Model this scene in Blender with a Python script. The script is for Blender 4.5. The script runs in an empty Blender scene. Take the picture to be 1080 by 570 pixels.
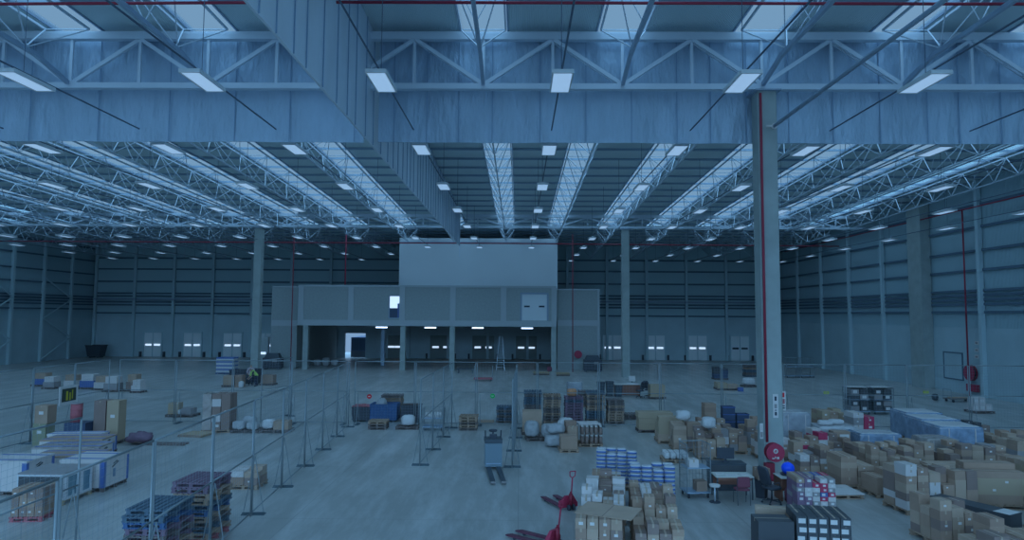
import bpy, math, random
from mathutils import Matrix, Vector
RND = random.Random(11)
PI = math.pi
SC = bpy.context.scene
COL = SC.collection

# ---------------------------------------------------------------- camera
CX, CY, F = 540.0, 285.0, 700.0
CAM = Vector((0, 0, 6.0))
YAW, PITCH, ROLL = math.atan(8 / F), math.atan(47 / F), math.radians(0.35)
CM = Matrix.Rotation(YAW, 3, 'Z') @ Matrix.Rotation(PI / 2 + PITCH, 3, 'X') @ Matrix.Rotation(ROLL, 3, 'Z')
cam_data = bpy.data.cameras.new('camera')
cam_data.sensor_width = 36.0
cam_data.lens = 36.0 * F / 1080.0
cam_data.clip_end = 400
cam = bpy.data.objects.new('camera', cam_data)
COL.objects.link(cam)
cam.matrix_world = Matrix.Translation(CAM) @ CM.to_4x4()
SC.camera = cam

def ray(px, py):
    return CM @ Vector(((px - CX) / F, -(py - CY) / F, -1.0))
def G(px, py, z=0.0):                       # where the photo's pixel meets the level z
    d = ray(px, py)
    return CAM + d * ((z - CAM.z) / d.z)
def AY(px, py, Y):                          # ... the upright plane at depth Y
    d = ray(px, py)
    return CAM + d * (Y / d.y)
def AX(px, py, X):                          # ... the upright plane at X
    d = ray(px, py)
    return CAM + d * (X / d.x)
def PX(p):
    q = CM.transposed() @ (Vector(p) - CAM)
    if q.z > -0.05: return None
    return (CX + F * q.x / -q.z, CY - F * q.y / -q.z)

# ---------------------------------------------------------------- materials
MAT = {}
def mat(name, col, rough=0.6, metal=0.0, var=0.0, scale=4.0, bump=0.0, bscale=30.0, spec=0.4, emit=None, estr=1.0,
        alpha=None, ribs=None, coords='Object', aniso=None, stain=None):
    m = bpy.data.materials.new(name)
    m.use_nodes = True
    nt = m.node_tree
    b = nt.nodes['Principled BSDF']
    b.inputs['Base Color'].default_value = (*col, 1)
    b.inputs['Roughness'].default_value = rough
    b.inputs['Metallic'].default_value = metal
    b.inputs['Specular IOR Level'].default_value = spec
    tc = nt.nodes.new('ShaderNodeTexCoord')
    vec = tc.outputs[coords]
    if aniso:
        mp = nt.nodes.new('ShaderNodeMapping'); mp.inputs['Scale'].default_value = aniso
        nt.links.new(vec, mp.inputs['Vector']); vec = mp.outputs['Vector']
    if var > 0:
        n = nt.nodes.new('ShaderNodeTexNoise'); n.inputs['Scale'].default_value = scale; n.inputs['Detail'].default_value = 5
        nt.links.new(vec, n.inputs['Vector'])
        r = nt.nodes.new('ShaderNodeMapRange')
        r.inputs['From Min'].default_value = .3; r.inputs['From Max'].default_value = .7
        r.inputs['To Min'].default_value = 1 - var; r.inputs['To Max'].default_value = 1 + var
        nt.links.new(n.outputs['Fac'], r.inputs['Value'])
        mx = nt.nodes.new('ShaderNodeMix'); mx.data_type = 'RGBA'; mx.blend_type = 'MULTIPLY'; mx.inputs[0].default_value = 1
        mx.inputs[6].default_value = (*col, 1)
        nt.links.new(r.outputs['Result'], mx.inputs[7])
        nt.links.new(mx.outputs[2], b.inputs['Base Color'])
        m['_out'] = 1
    if bump > 0 or ribs:
        bp = nt.nodes.new('ShaderNodeBump'); bp.inputs['Strength'].default_value = 1.0
        bp.inputs['Distance'].default_value = bump if bump > 0 else ribs[2]
        if ribs:                              # (axis, ribs per metre, depth)
            w = nt.nodes.new('ShaderNodeTexWave'); w.wave_type = 'BANDS'; w.bands_direction = ribs[0]
            w.inputs['Scale'].default_value = ribs[1]; w.wave_profile = 'SIN'
            nt.links.new(tc.outputs[coords], w.inputs['Vector'])
            nt.links.new(w.outputs['Fac'], bp.inputs['Height'])
        else:
            n2 = nt.nodes.new('ShaderNodeTexNoise'); n2.inputs['Scale'].default_value = bscale; n2.inputs['Detail'].default_value = 6
            nt.links.new(vec, n2.inputs['Vector'])
            nt.links.new(n2.outputs['Fac'], bp.inputs['Height'])
        nt.links.new(bp.outputs['Normal'], b.inputs['Normal'])
    if emit:
        b.inputs['Emission Color'].default_value = (*emit, 1); b.inputs['Emission Strength'].default_value = estr
    if alpha is not None:
        b.inputs['Alpha'].default_value = alpha
    MAT[name] = m
    return m

# floor: worn sealed concrete with pale scuffs and tyre tracks along the aisle
def floor_material():
    m = bpy.data.materials.new('sealed_concrete'); m.use_nodes = True
    nt = m.node_tree; N = nt.nodes.new; L = nt.links.new
    b = nt.nodes['Principled BSDF']; b.inputs['Roughness'].default_value = .33; b.inputs['Specular IOR Level'].default_value = .5
    tc = N('ShaderNodeTexCoord')
    n1 = N('ShaderNodeTexNoise'); n1.inputs['Scale'].default_value = .16; n1.inputs['Detail'].default_value = 8; n1.inputs['Roughness'].default_value = .62
    L(tc.outputs['Object'], n1.inputs['Vector'])
    mp = N('ShaderNodeMapping'); mp.inputs['Scale'].default_value = (1.2, .22, 1); mp.inputs['Rotation'].default_value = (0, 0, .28)
    L(tc.outputs['Object'], mp.inputs['Vector'])
    n2 = N('ShaderNodeTexNoise'); n2.inputs['Scale'].default_value = 1.0; n2.inputs['Detail'].default_value = 7; n2.inputs['Roughness'].default_value = .7
    L(mp.outputs['Vector'], n2.inputs['Vector'])
    r1 = N('ShaderNodeValToRGB'); r1.color_ramp.elements[0].position = .3; r1.color_ramp.elements[1].position = .72
    r1.color_ramp.elements[0].color = (.325, .325, .305, 1); r1.color_ramp.elements[1].color = (.46, .455, .435, 1)
    L(n1.outputs['Fac'], r1.inputs['Fac'])
    r2 = N('ShaderNodeValToRGB'); r2.color_ramp.elements[0].position = .44; r2.color_ramp.elements[1].position = .68
    L(n2.outputs['Fac'], r2.inputs['Fac'])
    mx = N('ShaderNodeMix'); mx.data_type = 'RGBA'; mx.inputs[7].default_value = (.64, .63, .62, 1)
    mu = N('ShaderNodeMath'); mu.operation = 'MULTIPLY'; mu.inputs[1].default_value = .75
    L(r2.outputs['Color'], mu.inputs[0]); L(mu.outputs[0], mx.inputs[0]); L(r1.outputs['Color'], mx.inputs[6])
    br = N('ShaderNodeTexBrick'); br.offset = 0; br.inputs['Scale'].default_value = 1
    br.inputs['Brick Width'].default_value = 6.6; br.inputs['Row Height'].default_value = 6.6; br.inputs['Mortar Size'].default_value = .012
    br.inputs['Color1'].default_value = br.inputs['Color2'].default_value = (1, 1, 1, 1); br.inputs['Mortar'].default_value = (.72, .72, .72, 1)
    L(tc.outputs['Object'], br.inputs['Vector'])
    m2 = N('ShaderNodeMix'); m2.data_type = 'RGBA'; m2.blend_type = 'MULTIPLY'; m2.inputs[0].default_value = 1
    L(mx.outputs[2], m2.inputs[6]); L(br.outputs['Color'], m2.inputs[7]); L(m2.outputs[2], b.inputs['Base Color'])
    MAT['floor'] = m
floor_material()
# roof light sheet: part clear, part milky, so the real sky and sun come through it
def roof_light():
    m = bpy.data.materials.new('roof_light_sheet'); m.use_nodes = True
    nt = m.node_tree; N = nt.nodes.new; L = nt.links.new
    nt.nodes.remove(nt.nodes['Principled BSDF'])
    out = [n for n in nt.nodes if n.type == 'OUTPUT_MATERIAL'][0]
    t = N('ShaderNodeBsdfTransparent'); t.inputs['Color'].default_value = (.72, .71, .69, 1)
    l = N('ShaderNodeBsdfTranslucent'); l.inputs['Color'].default_value = (.9, .9, .88, 1)
    x = N('ShaderNodeMixShader'); x.inputs[0].default_value = .07
    L(t.outputs[0], x.inputs[1]); L(l.outputs[0], x.inputs[2]); L(x.outputs[0], out.inputs['Surface'])
    MAT['roof_light'] = m
roof_light()
mat('roof_sheet', (.66, .78, .8), .5, ribs=('X', 5.0, .02))
mat('purlin', (.3, .4, .5), .5, .2)
mat('steel', (.6, .68, .76), .5, .15)
mat('steel_dark', (.3, .38, .48), .5, .15)
mat('steel_mid', (.36, .46, .58), .5, .15)
mat('rail_dark', (.1, .14, .2), .5, .1)
mat('foil', (.40, .52, .64), .42, .25, var=.08, scale=.7, bump=.22, bscale=1.1, aniso=(1.6, 1.6, .55))
mat('foil_side', (.72, .8, .88), .45, .2, var=.1, scale=.6, bump=.07, bscale=.9, aniso=(1, 1, .5))
mat('seam', (.25, .36, .5), .5)
mat('concrete', (.37, .42, .41), .8, var=.1, scale=1.5)
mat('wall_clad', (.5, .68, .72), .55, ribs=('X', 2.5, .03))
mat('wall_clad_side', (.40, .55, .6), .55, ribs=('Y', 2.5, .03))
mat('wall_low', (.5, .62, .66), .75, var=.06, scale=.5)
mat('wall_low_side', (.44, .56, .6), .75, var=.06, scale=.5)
mat('wall_post', (.5, .64, .68), .6)
mat('girt', (.12, .18, .24), .6)
mat('block', (.36, .4, .4), .85, var=.06, scale=5)
mat('block_trim', (.46, .5, .52), .8)
mat('white_panel', (.72, .77, .8), .6, var=.02, scale=.3)
mat('door_white', (.9, .94, .96), .5, ribs=('Z', 3.0, .02))
mat('door_dark', (.3, .36, .36), .5, ribs=('Z', 3.0, .02))
mat('dark', (.03, .05, .08), .6)
mat('dark_steel', (.08, .1, .12), .5, .3)
mat('black_plastic', (.06, .07, .09), .45)
mat('batten_lit', (.6, .65, .7), .4, emit=(.5, .7, 1.0), estr=4.0)
mat('lit_pane', (.5, .6, .7), .3, emit=(.55, .72, .95), estr=1.0)
mat('lamp_diffuser', (.4, .45, .5), .4, emit=(.26, .43, .66), estr=.85)
mat('lamp_case', (.6, .64, .66), .4)
mat('fork_red', (.16, .05, .08), .5)
mat('red', (.46, .04, .09), .45)
mat('red_deep', (.34, .03, .06), .5)
mat('white', (.72, .68, .66), .5)
mat('paper', (.74, .7, .68), .7)
mat('galv', (.3, .34, .36), .4, .35)
mat('galv_dark', (.12, .17, .2), .5, .3)
mat('wire', (.3, .36, .4), .5, .1)
for i, c in enumerate([(.44, .295, .22), (.38, .25, .19), (.52, .37, .28), (.30, .21, .18), (.45, .315, .235)]):
    mat('carton%d' % i, c, .8, var=.07, scale=2.0)
mat('card_white', (.66, .6, .58), .7)
mat('card_grey', (.34, .31, .31), .75, var=.05)
mat('card_red', (.52, .05, .12), .6)
mat('card_purple', (.25, .15, .23), .6)
mat('card_blue', (.10, .17, .42), .6)
mat('card_black', (.085, .09, .1), .55)
mat('card_yellow', (.48, .36, .25), .75)
mat('tape', (.5, .38, .28), .35)
mat('tape_clear', (.7, .62, .5), .3)
mat('pal_wood', (.42, .29, .21), .85, var=.15, scale=6)
mat('pal_old', (.2, .16, .15), .85, var=.15, scale=6)
mat('pal_yellow', (.52, .4, .26), .85, var=.12, scale=6)
mat('pal_purple', (.22, .14, .19), .8, var=.15, scale=6)
mat('pal_blue', (.06, .13, .28), .8, var=.15, scale=6)
mat('pal_red', (.48, .14, .16), .8, var=.15, scale=6)
mat('pal_teal', (.1, .15, .2), .8, var=.15, scale=6)
mat('pal_orange', (.62, .28, .14), .8, var=.15, scale=6)
mat('film', (.40, .42, .46), .22, var=.16, scale=3, bump=.05, bscale=5, spec=.7)
mat('film_blue', (.26, .35, .48), .22, var=.25, scale=3, bump=.06, bscale=5, spec=.7)
mat('film_tan', (.42, .36, .33), .25, var=.18, scale=3, bump=.05, bscale=5, spec=.6)
mat('film_white', (.56, .55, .56), .25, var=.08, scale=3, bump=.05, bscale=5, spec=.6)
mat('sack_white', (.6, .6, .62), .45, bump=.02, bscale=12)
mat('sack_blue', (.09, .18, .45), .45)
mat('bag_grey', (.44, .44, .45), .35, var=.15, scale=4, bump=.05, bscale=7)
mat('bag_white', (.68, .66, .66), .3, bump=.05, bscale=7)
mat('fridge_white', (.68, .68, .7), .35)
mat('fridge_glass', (.18, .3, .36), .12, spec=.8)
mat('blue_wrap', (.1, .17, .42), .45)
mat('truck_body', (.2, .27, .32), .4)
mat('ball_blue', (.01, .1, .95), .3)
mat('hivis', (.55, .8, .2), .6, emit=None)
mat('skin', (.55, .36, .27), .6)
mat('hair', (.05, .04, .035), .7)
mat('shirt', (.62, .5, .55), .8)
mat('trousers', (.05, .06, .1), .8)
mat('desk_top', (.66, .64, .58), .5)
mat('desk_wood', (.3, .13, .09), .6)
mat('seat_red', (.22, .06, .09), .7)
mat('sign_red', (.7, .03, .04), .5)
mat('sign_green', (.02, .5, .12), .5)
mat('sign_yellow', (.42, .46, .12), .5)
mat('poster_dark', (.06, .08, .06), .5)
mat('poster_yellow', (.6, .52, .05), .5)
mat('truck_blue', (.06, .09, .16), .5)
mat('olive', (.3, .3, .2), .7)

# ---------------------------------------------------------------- mesh building
class MB:
    def __init__(s): s.v, s.f, s.m, s.sm = [], [], [], []
    def add(s, vs, fs, mi=0, smooth=False):
        o = len(s.v); s.v += [tuple(v) for v in vs]
        for f in fs: s.f.append(tuple(o + i for i in f)); s.m.append(mi); s.sm.append(smooth)
    def box(s, x0, y0, z0, x1, y1, z1, mi=0):
        s.add([(x0, y0, z0), (x1, y0, z0), (x1, y1, z0), (x0, y1, z0), (x0, y0, z1), (x1, y0, z1), (x1, y1, z1), (x0, y1, z1)],
              [(3, 2, 1, 0), (4, 5, 6, 7), (0, 1, 5, 4), (1, 2, 6, 5), (2, 3, 7, 6), (3, 0, 4, 7)], mi)
        return s
    def cbox(s, c, d, mi=0, rz=0.0, tilt=None):
        M = Matrix.Rotation(rz, 3, 'Z')
        if tilt: M = M @ Matrix.Rotation(tilt[1], 3, tilt[0])
        h = Vector(d) / 2; vs = []
        for z in (-1, 1):
            for x, y in ((-1, -1), (1, -1), (1, 1), (-1, 1)):
                vs.append(Vector(c) + M @ Vector((x * h.x, y * h.y, z * h.z)))
        s.add(vs, [(3, 2, 1, 0), (4, 5, 6, 7), (0, 1, 5, 4), (1, 2, 6, 5), (2, 3, 7, 6), (3, 0, 4, 7)], mi)
        return s
    def bar(s, a, b, w=.05, h=None, mi=0):
        a, b = Vector(a), Vector(b); h = h or w
        d = (b - a).normalized()
        up = Vector((0, 0, 1)) if abs(d.z) < .95 else Vector((0, 1, 0))
        x = d.cross(up).normalized(); y = x.cross(d)
        vs = []
        for p in (a, b):
            for i, j in ((-1, -1), (1, -1), (1, 1), (-1, 1)): vs.append(p + x * (i * w / 2) + y * (j * h / 2))
        s.add(vs, [(3, 2, 1, 0), (4, 5, 6, 7), (0, 1, 5, 4), (1, 2, 6, 5), (2, 3, 7, 6), (3, 0, 4, 7)], mi)
        return s
    def cyl(s, a, b, r, r2=None, n=10, mi=0, caps=True):
        a, b = Vector(a), Vector(b); r2 = r if r2 is None else r2
        d = (b - a).normalized()
        up = Vector((0, 0, 1)) if abs(d.z) < .95 else Vector((0, 1, 0))
        x = d.cross(up).normalized(); y = d.cross(x)
        vs = [a + (x * math.cos(2 * PI * i / n) + y * math.sin(2 * PI * i / n)) * r for i in range(n)]
        vs += [b + (x * math.cos(2 * PI * i / n) + y * math.sin(2 * PI * i / n)) * r2 for i in range(n)]
        s.add(vs, [(i, (i + 1) % n, n + (i + 1) % n, n + i) for i in range(n)], mi, n > 6)
        if caps:
            o = len(s.v) - 2 * n
            s.f.append(tuple(o + i for i in reversed(range(n)))); s.m.append(mi); s.sm.append(False)
            s.f.append(tuple(o + n + i for i in range(n))); s.m.append(mi); s.sm.append(False)
        return s
    def tube(s, pts, r, n=8, mi=0):
        for a, b in zip(pts, pts[1:]): s.cyl(a, b, r, n=n, mi=mi)
        return s
    def ring(s, c, R, r, axis='Y', n=20, k=6, mi=0):
        vs = []; fs = []
        for i in range(n):
            t = 2 * PI * i / n
            for j in range(k):
                u = 2 * PI * j / k; q = R + r * math.cos(u); h = r * math.sin(u)
                p = (q * math.cos(t), h, q * math.sin(t)) if axis == 'Y' else ((h, q * math.cos(t), q * math.sin(t)) if axis == 'X' else (q * math.cos(t), q * math.sin(t), h))
                vs.append(Vector(c) + Vector(p))
        for i in range(n):
            for j in range(k):
                fs.append((i * k + j, ((i + 1) % n) * k + j, ((i + 1) % n) * k + (j + 1) % k, i * k + (j + 1) % k))
        s.add(vs, fs, mi, True); return s
    def blob(s, c, d, e=.6, nu=16, nv=9, mi=0, noise=0.0, rnd=None, rz=0.0, band=None):
        # a rounded cushion: superellipsoid; band=(axis index, lo, hi, material slot)
        rnd = rnd or RND
        def sp(v, p): return math.copysign(abs(v) ** p, v)
        vs = []; h = Vector(d) / 2; M = Matrix.Rotation(rz, 3, 'Z')
        for j in range(nv + 1):
            ph = -PI / 2 + PI * j / nv
            for i in range(nu):
                th = 2 * PI * i / nu
                k = 1 + (rnd.uniform(-noise, noise) if noise else 0)
                p = Vector((sp(math.cos(ph), e) * sp(math.cos(th), e) * h.x * k, sp(math.cos(ph), e) * sp(math.sin(th), e) * h.y * k, sp(math.sin(ph), e) * h.z * (k if 0 < j else 1)))
                vs.append(Vector(c) + M @ p)
        o = len(s.v); s.v += [tuple(v) for v in vs]
        for j in range(nv):
            for i in range(nu):
                f = (j * nu + i, j * nu + (i + 1) % nu, (j + 1) * nu + (i + 1) % nu, (j + 1) * nu + i)
                m = mi
                if band:
                    q = M.transposed() @ (sum((vs[a] for a in f), Vector()) / 4 - Vector(c))
                    if band[1] < q[band[0]] / h[band[0]] < band[2]: m = band[3]
                s.f.append(tuple(o + a for a in f)); s.m.append(m); s.sm.append(True)
        return s
    def mesh(s, name, mats):
        me = bpy.data.meshes.new(name)
        me.from_pydata(s.v, [], s.f)
        for m in (mats if isinstance(mats, (list, tuple)) else [mats]): me.materials.append(MAT[m])
        me.polygons.foreach_set('material_index', s.m)
        me.polygons.foreach_set('use_smooth', s.sm)
        me.update()
        return me
    def build(s, name, mats, parent=None, loc=None, rz=0.0):
        return link(name, s.mesh(name, mats), parent, loc, rz)

def link(name, data, parent=None, loc=None, rz=0.0):
    o = bpy.data.objects.new(name, data); COL.objects.link(o)
    if loc is not None: o.location = loc
    if rz: o.rotation_euler = (0, 0, rz)
    if parent is not None: o.parent = parent
    return o

LABELS = {}
def tag(o, label, cat, group=None, kind=None):
    n = len(label.replace(',', ' ').split())
    if not 4 <= n <= 16: print('LABEL LENGTH', n, label)
    if label in LABELS and not group: print('LABEL TWICE', label)
    LABELS[label] = 1
    o['label'] = label; o['category'] = cat
    if group: o['group'] = group
    if kind: o['kind'] = kind
    return o
def thing(name, label, cat, loc=(0, 0, 0), rz=0.0, group=None):
    o = bpy.data.objects.new(name, None); COL.objects.link(o)
    o.empty_display_size = .2
    o.location = loc; o.rotation_euler = (0, 0, rz)
    return tag(o, label, cat, group)
def struct(name, mb, mats, label=None, parent=None, loc=None, rz=0.0):
    o = mb.build(name, mats, parent, loc, rz)
    if parent is None:
        o['kind'] = 'structure'
        if label: o['label'] = label
        o['category'] = name.split('_')[0]
    return o
def copy_tree(o, parent=None):
    c = o.copy(); COL.objects.link(c)
    if parent is not None: c.parent = parent
    for ch in list(o.children): copy_tree(ch, c)
    return c
ORD = ['first', 'second', 'third', 'fourth', 'fifth', 'sixth', 'seventh', 'eighth', 'ninth', 'tenth', 'eleventh', 'twelfth', 'thirteenth', 'fourteenth', 'fifteenth', 'sixteenth', 'seventeenth', 'eighteenth', 'nineteenth', 'twentieth', 'twenty-first', 'twenty-second', 'twenty-third']
# ================================================================ the shell
XW, XL, YB, YN = 35.0, -58.0, 90.0, -24.0       # side walls, dock wall, rear left open behind the camera so sky light fills in
Y1, Y2 = 25.3, 65.0                              # the two girder lines
def RZ(y): return 17.3 - .03 * (y - 25.0)      # roof falls gently to the dock wall
KS = list(range(-10, 7))
def KX(k): return -1.45 + 5.4 * k               # skylight lines
struct('floor', MB().box(XL - .4, YN, -.3, XW + .4, YB + 14, 0), 'floor', 'grey sealed concrete warehouse floor with pale scuff marks')
SKW = .94
# roof: ribbed sheets between the skylights, purlins as its children
roof = MB()
edges = [XL - .4]
for k in KS: edges += [KX(k) - SKW, KX(k) + SKW]
edges.append(XW + .4)
SY0, SY1 = YN, 73.0
def roof_slab(mb, x0, x1, y0, y1, t=.12):
    vs = [(x0, y0, RZ(y0)), (x1, y0, RZ(y0)), (x1, y1, RZ(y1)), (x0, y1, RZ(y1))]
    vs += [(a, b, c + t) for a, b, c in vs]
    mb.add(vs, [(0, 3, 2, 1), (4, 5, 6, 7), (0, 1, 5, 4), (1, 2, 6, 5), (2, 3, 7, 6), (3, 0, 4, 7)])
for i in range(0, len(edges), 2): roof_slab(roof, edges[i], edges[i + 1], SY0, SY1)
roof_slab(roof, XL - .4, XW + .4, SY1, YB + .4)
ceiling = struct('ceiling', roof, 'roof_sheet', 'ribbed metal roof sheeting on purlins')
pur = MB().box(XL, -.03, -.14, XW, .03, 0).mesh('purlin', 'purlin')
y = 1.6
while y < YB:
    if abs(y - Y1) > .5 and abs(y - Y2) > .5:
        link('purlin', pur, ceiling, (0, y, RZ(y) - .01))
    y += 2.4
for n, k in enumerate(KS):
    mb = MB(); roof_slab(mb, KX(k) - SKW, KX(k) + SKW, SY0, SY1, .02)
    w = struct('window_%d' % (n + 1), mb, 'roof_light', 'long translucent roof light strip')
    fr = MB()
    for s in (-1, 1):
        x = KX(k) + s * SKW
        fr.bar((x, SY0, RZ(SY0) + .02), (x, SY1, RZ(SY1) + .02), .06, .2)
    fr.build('window_frame', 'steel_dark', w)

# walls
def wall_x(name, x, posts, sgn, y0, y1, low, clad):
    # side wall at X; sgn +1 stands on the high-x side
    h = 19.0
    mb = MB()
    mb.box(x, y0, 0, x + sgn * .35, y1, 5.2, 0) if sgn > 0 else mb.box(x - .35, y0, 0, x, y1, 5.2, 0)
    mb.box(x + .05 * sgn, y0, 5.2, x + sgn * .35, y1, h, 1) if sgn > 0 else mb.box(x - .35, y0, 5.2, x - .05, y1, h, 1)
    w = struct(name, mb, [low, clad])
    for p in posts:
        link('post', MB().box(-.16, -.16, 0, .16, .16, RZ(p) - .1).mesh('post', 'wall_post'), w, (x - sgn * .17, p, 0))
    for z in (6.4, 7.0, 7.35, 7.7, 8.05, 9.6, 11.1, 12.9, 14.6):
        link('girt', MB().box(-.05, y0, -.09, .05, y1, .09).mesh('girt', 'girt'), w, (x - sgn * .06, 0, z))
    return w
rp = [18, 24.5, 31, 37.5, 44, 50.5, 64, 70.5, 77, 83.5]
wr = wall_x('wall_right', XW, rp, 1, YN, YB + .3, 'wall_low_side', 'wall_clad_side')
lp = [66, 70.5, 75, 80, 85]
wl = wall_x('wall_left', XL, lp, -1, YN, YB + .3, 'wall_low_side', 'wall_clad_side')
for a, b in ((70.5, 75), (80, 85)):                      # wind bracing between posts of the far-left wall
    for z0, z1 in ((.3, 5.2), (5.2, 10.1)):
        zm = (z0 + z1) / 2
        link('brace', MB().bar((XL + .35, a, z0), (XL + .35, b, zm), .12).bar((XL + .35, b, zm), (XL + .35, a, z1), .12).mesh('brace', 'wall_post'), wl)
# dock wall with an opening behind the shelter
OPX0, OPX1 = AY(363.5, 370, YB).x, AY(385.5, 370, YB).x
OPZ = 3.35
mb = MB()
mb.box(XL - .35, YB, 0, OPX0, YB + .35, 5.6, 0); mb.box(OPX1, YB, 0, XW + .35, YB + .35, 5.6, 0)
mb.box(OPX0, YB, OPZ, OPX1, YB + .35, 5.6, 0); mb.box(XL - .35, YB + .06, 5.6, XW + .35, YB + .35, 16.5, 1)
wb = struct('wall_back', mb, ['wall_low', 'wall_clad'])
x = AY(182, 360, YB).x - 5.35 * 6
while x < XW - 1:
    link('post', MB().box(-.17, -.17, 0, .17, .17, RZ(YB) - .1).mesh('post', 'wall_post'), wb, (x, YB - .2, 0)) if not OPX0 - .5 < x < OPX1 + .5 else None; x += 5.35
for z in (5.9, 7.0, 7.4, 8.2, 8.6, 10.2, 11.9, 13.4):
    link('girt', MB().box(XL, -.05, -.1, XW, .05, .1).mesh('girt', 'girt'), wb, (0, YB - .06, z))
link('cable_tray', MB().box(XL, -.15, -.05, XW, .15, .12).mesh('cable_tray', 'steel_dark'), wb, (0, YB - .45, 7.75))

# columns: near one carries the girder, two farther on the second girder line
P = G(812, 503)
COLUMNS = [(P.x, Y1, 'near'), (G(660, 398).x * Y2 / G(660, 398).y, Y2, 'b'), (G(269, 398).x * Y2 / G(269, 398).y, Y2, 'c')]
CHORD1, CHORD2 = 14.78, 14.55
cols = []
for n, (x, y, t) in enumerate(COLUMNS):
    h = (CHORD1 if y == Y1 else CHORD2) - .2
    mb = MB(); c = .04; r = .36
    pts = [(-r + c, -r), (r - c, -r), (r, -r + c), (r, r - c), (r - c, r), (-r + c, r), (-r, r - c), (-r, -r + c)]
    mb.add([(a, b, 0) for a, b in pts] + [(a, b, h) for a, b in pts], [(i, (i + 1) % 8, 8 + (i + 1) % 8, 8 + i) for i in range(8)] + [tuple(range(8, 16))])
    o = mb.build('concrete_column', 'concrete', None, (x, y, 0))
    o['kind'] = 'structure'
    o['label'] = ['near grey concrete column carrying the hose reel', 'far concrete column on the side wall side of the shelter', 'far concrete column with two workers at its foot'][n]
    o['category'] = 'column'
    MB().box(-.5, -.5, h, .5, .5, h + .05).build('bearing_plate', 'steel_dark', o)
    cols.append(o)
# wide pier on the side wall
pier = MB().box(XW - .85, 56.7, 0, XW - .01, 58.6, 15.7).build('concrete_pier', 'concrete')
pier['kind'] = 'structure'; pier['label'] = 'wide concrete pier against the cladded side wall'; pier['category'] = 'column'
# ================================================================ girders, curtains, trusses, lights
FX = -5.85                                            # line of the long draught curtain
def girder(name, label, Y, zb, zt, x0, x1, off, cw):
    t = thing(name, label, 'girder', (0, Y, 0))
    MB().box(x0, -.14, zt - .3, x1, .14, zt).build('top_chord', 'steel', t)
    MB().box(x0, -.14, zb - .05, x1, .14, zb + .17).build('bottom_chord', 'steel', t)
    dg2 = MB(); h = zt - .3 - zb - .17
    p = 5.4 / 2
    for s in (-1, 1): dg2.bar((0, s * .09, 0), (p - .1, s * .09, -h), .07, .15)
    for q in (.25, .5, .75): dg2.bar(((p - .1) * q, -.12, -h * q), ((p - .1) * q, .12, -h * q), .1, .1)
    heavy = dg2.mesh('heavy_diagonal', 'steel')
    light = MB().bar((0, 0, -h), (p - .1, 0, 0), .13, .15).mesh('light_diagonal', 'steel')
    vert = MB().bar((0, 0, -h), (0, 0, 0), .11, .11).mesh('vertical', 'steel')
    n = int((x1 - x0) / 5.4) + 2
    for k in range(-11, 7):
        xb = KX(k)
        for x, m, nm in ((xb - p + .05, heavy, 'heavy_diagonal'), (xb + .05, light, 'light_diagonal'), (xb, vert, 'vertical'), (xb - p, vert, 'vertical')):
            if x < x0 or x + (p if m is not vert else 0) > x1: continue
            link(nm, m, t, (x, 0, zt - .3))
    return t
girder('roof_girder', 'near white steel roof girder in front of the foil curtain', Y1, CHORD1, 17.0, XL + .5, XW - .5, 0, 0)
girder('roof_girder', 'far steel roof girder above the dock shelter and far columns', Y2, CHORD2, 15.85, XL + .5, XW - .5, 0, 0)
# foil draught curtain hung behind the near girder; wrinkled sheets with seams
def curtain(name, label, p0, p1, zb, zt, m, seam_step, depth, nsub, wr):
    p0, p1 = Vector(p0), Vector(p1); d = p1 - p0; Ln = d.length; u = d.normalized(); nrm = Vector((u.y, -u.x, 0))
    nx = int(Ln / nsub); nz = 12
    mb = MB(); vs = []; rnd = random.Random(4)
    ph = [rnd.uniform(0, 6) for _ in range(12)]
    for j in range(nz + 1):
        for i in range(nx + 1):
            s = Ln * i / nx; f = j / nz
            o = wr * (math.sin(s * 1.9 + ph[0] + f * 2.0) * .5 + math.sin(s * .83 + ph[1] - f * 3.1) * .6 + math.sin(s * 3.7 + f * 5 + ph[2]) * .25)
            p = p0 + u * s + nrm * o; zt_ = zt(p.y) if callable(zt) else zt
            vs.append((p.x, p.y, zb + (zt_ - zb) * f))
    fs = [(j * (nx + 1) + i, j * (nx + 1) + i + 1, (j + 1) * (nx + 1) + i + 1, (j + 1) * (nx + 1) + i) for j in range(nz) for i in range(nx)]
    mb.add(vs, fs, 0, True)
    off = [(x - nrm.x * depth, y - nrm.y * depth, z) for x, y, z in vs]
    mb.add(off, [tuple(reversed(f)) for f in fs], 0, True)
    mb.add([*(vs[i] for i in range(nx + 1)), *(off[i] for i in range(nx + 1))], [(i + 1, i, nx + 1 + i, nx + 2 + i) for i in range(nx)], 0)
    o = mb.build(name, m); tag(o, label, 'draught curtain')
    s = seam_step * .4; k = 0
    while s < Ln:
        p = p0 + u * s + nrm * (wr * .9 + .02); zt_ = zt(p.y) if callable(zt) else zt
        MB().bar((p.x, p.y, zb), (p.x, p.y, zt_), .035, .02).build('seam', 'seam', o)
        s += seam_step * rnd.uniform(.75, 1.25); k += 1
    return o
curtain('smoke_curtain', 'foil draught curtain hung across the hall behind the near girder', (FX + .25, Y1 + .42, 0), (XW - .4, Y1 + .42, 0), 12.75, 17.2, 'foil', 1.55, .04, .3, .055)
curtain('smoke_curtain', 'foil draught curtain beyond the long lengthwise curtain', (XL + .4, Y1 + .42, 0), (FX - .35, Y1 + .42, 0), 12.75, 17.2, 'foil', 2.6, .04, .3, .055)
c = curtain('smoke_curtain', 'long pale draught curtain running from overhead towards the dock shelter', (FX, -8, 0), (FX, Y2 - .4, 0), 12.65, lambda y: RZ(y) - .05, 'foil_side', 1.25, .07, .5, .012)
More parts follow.
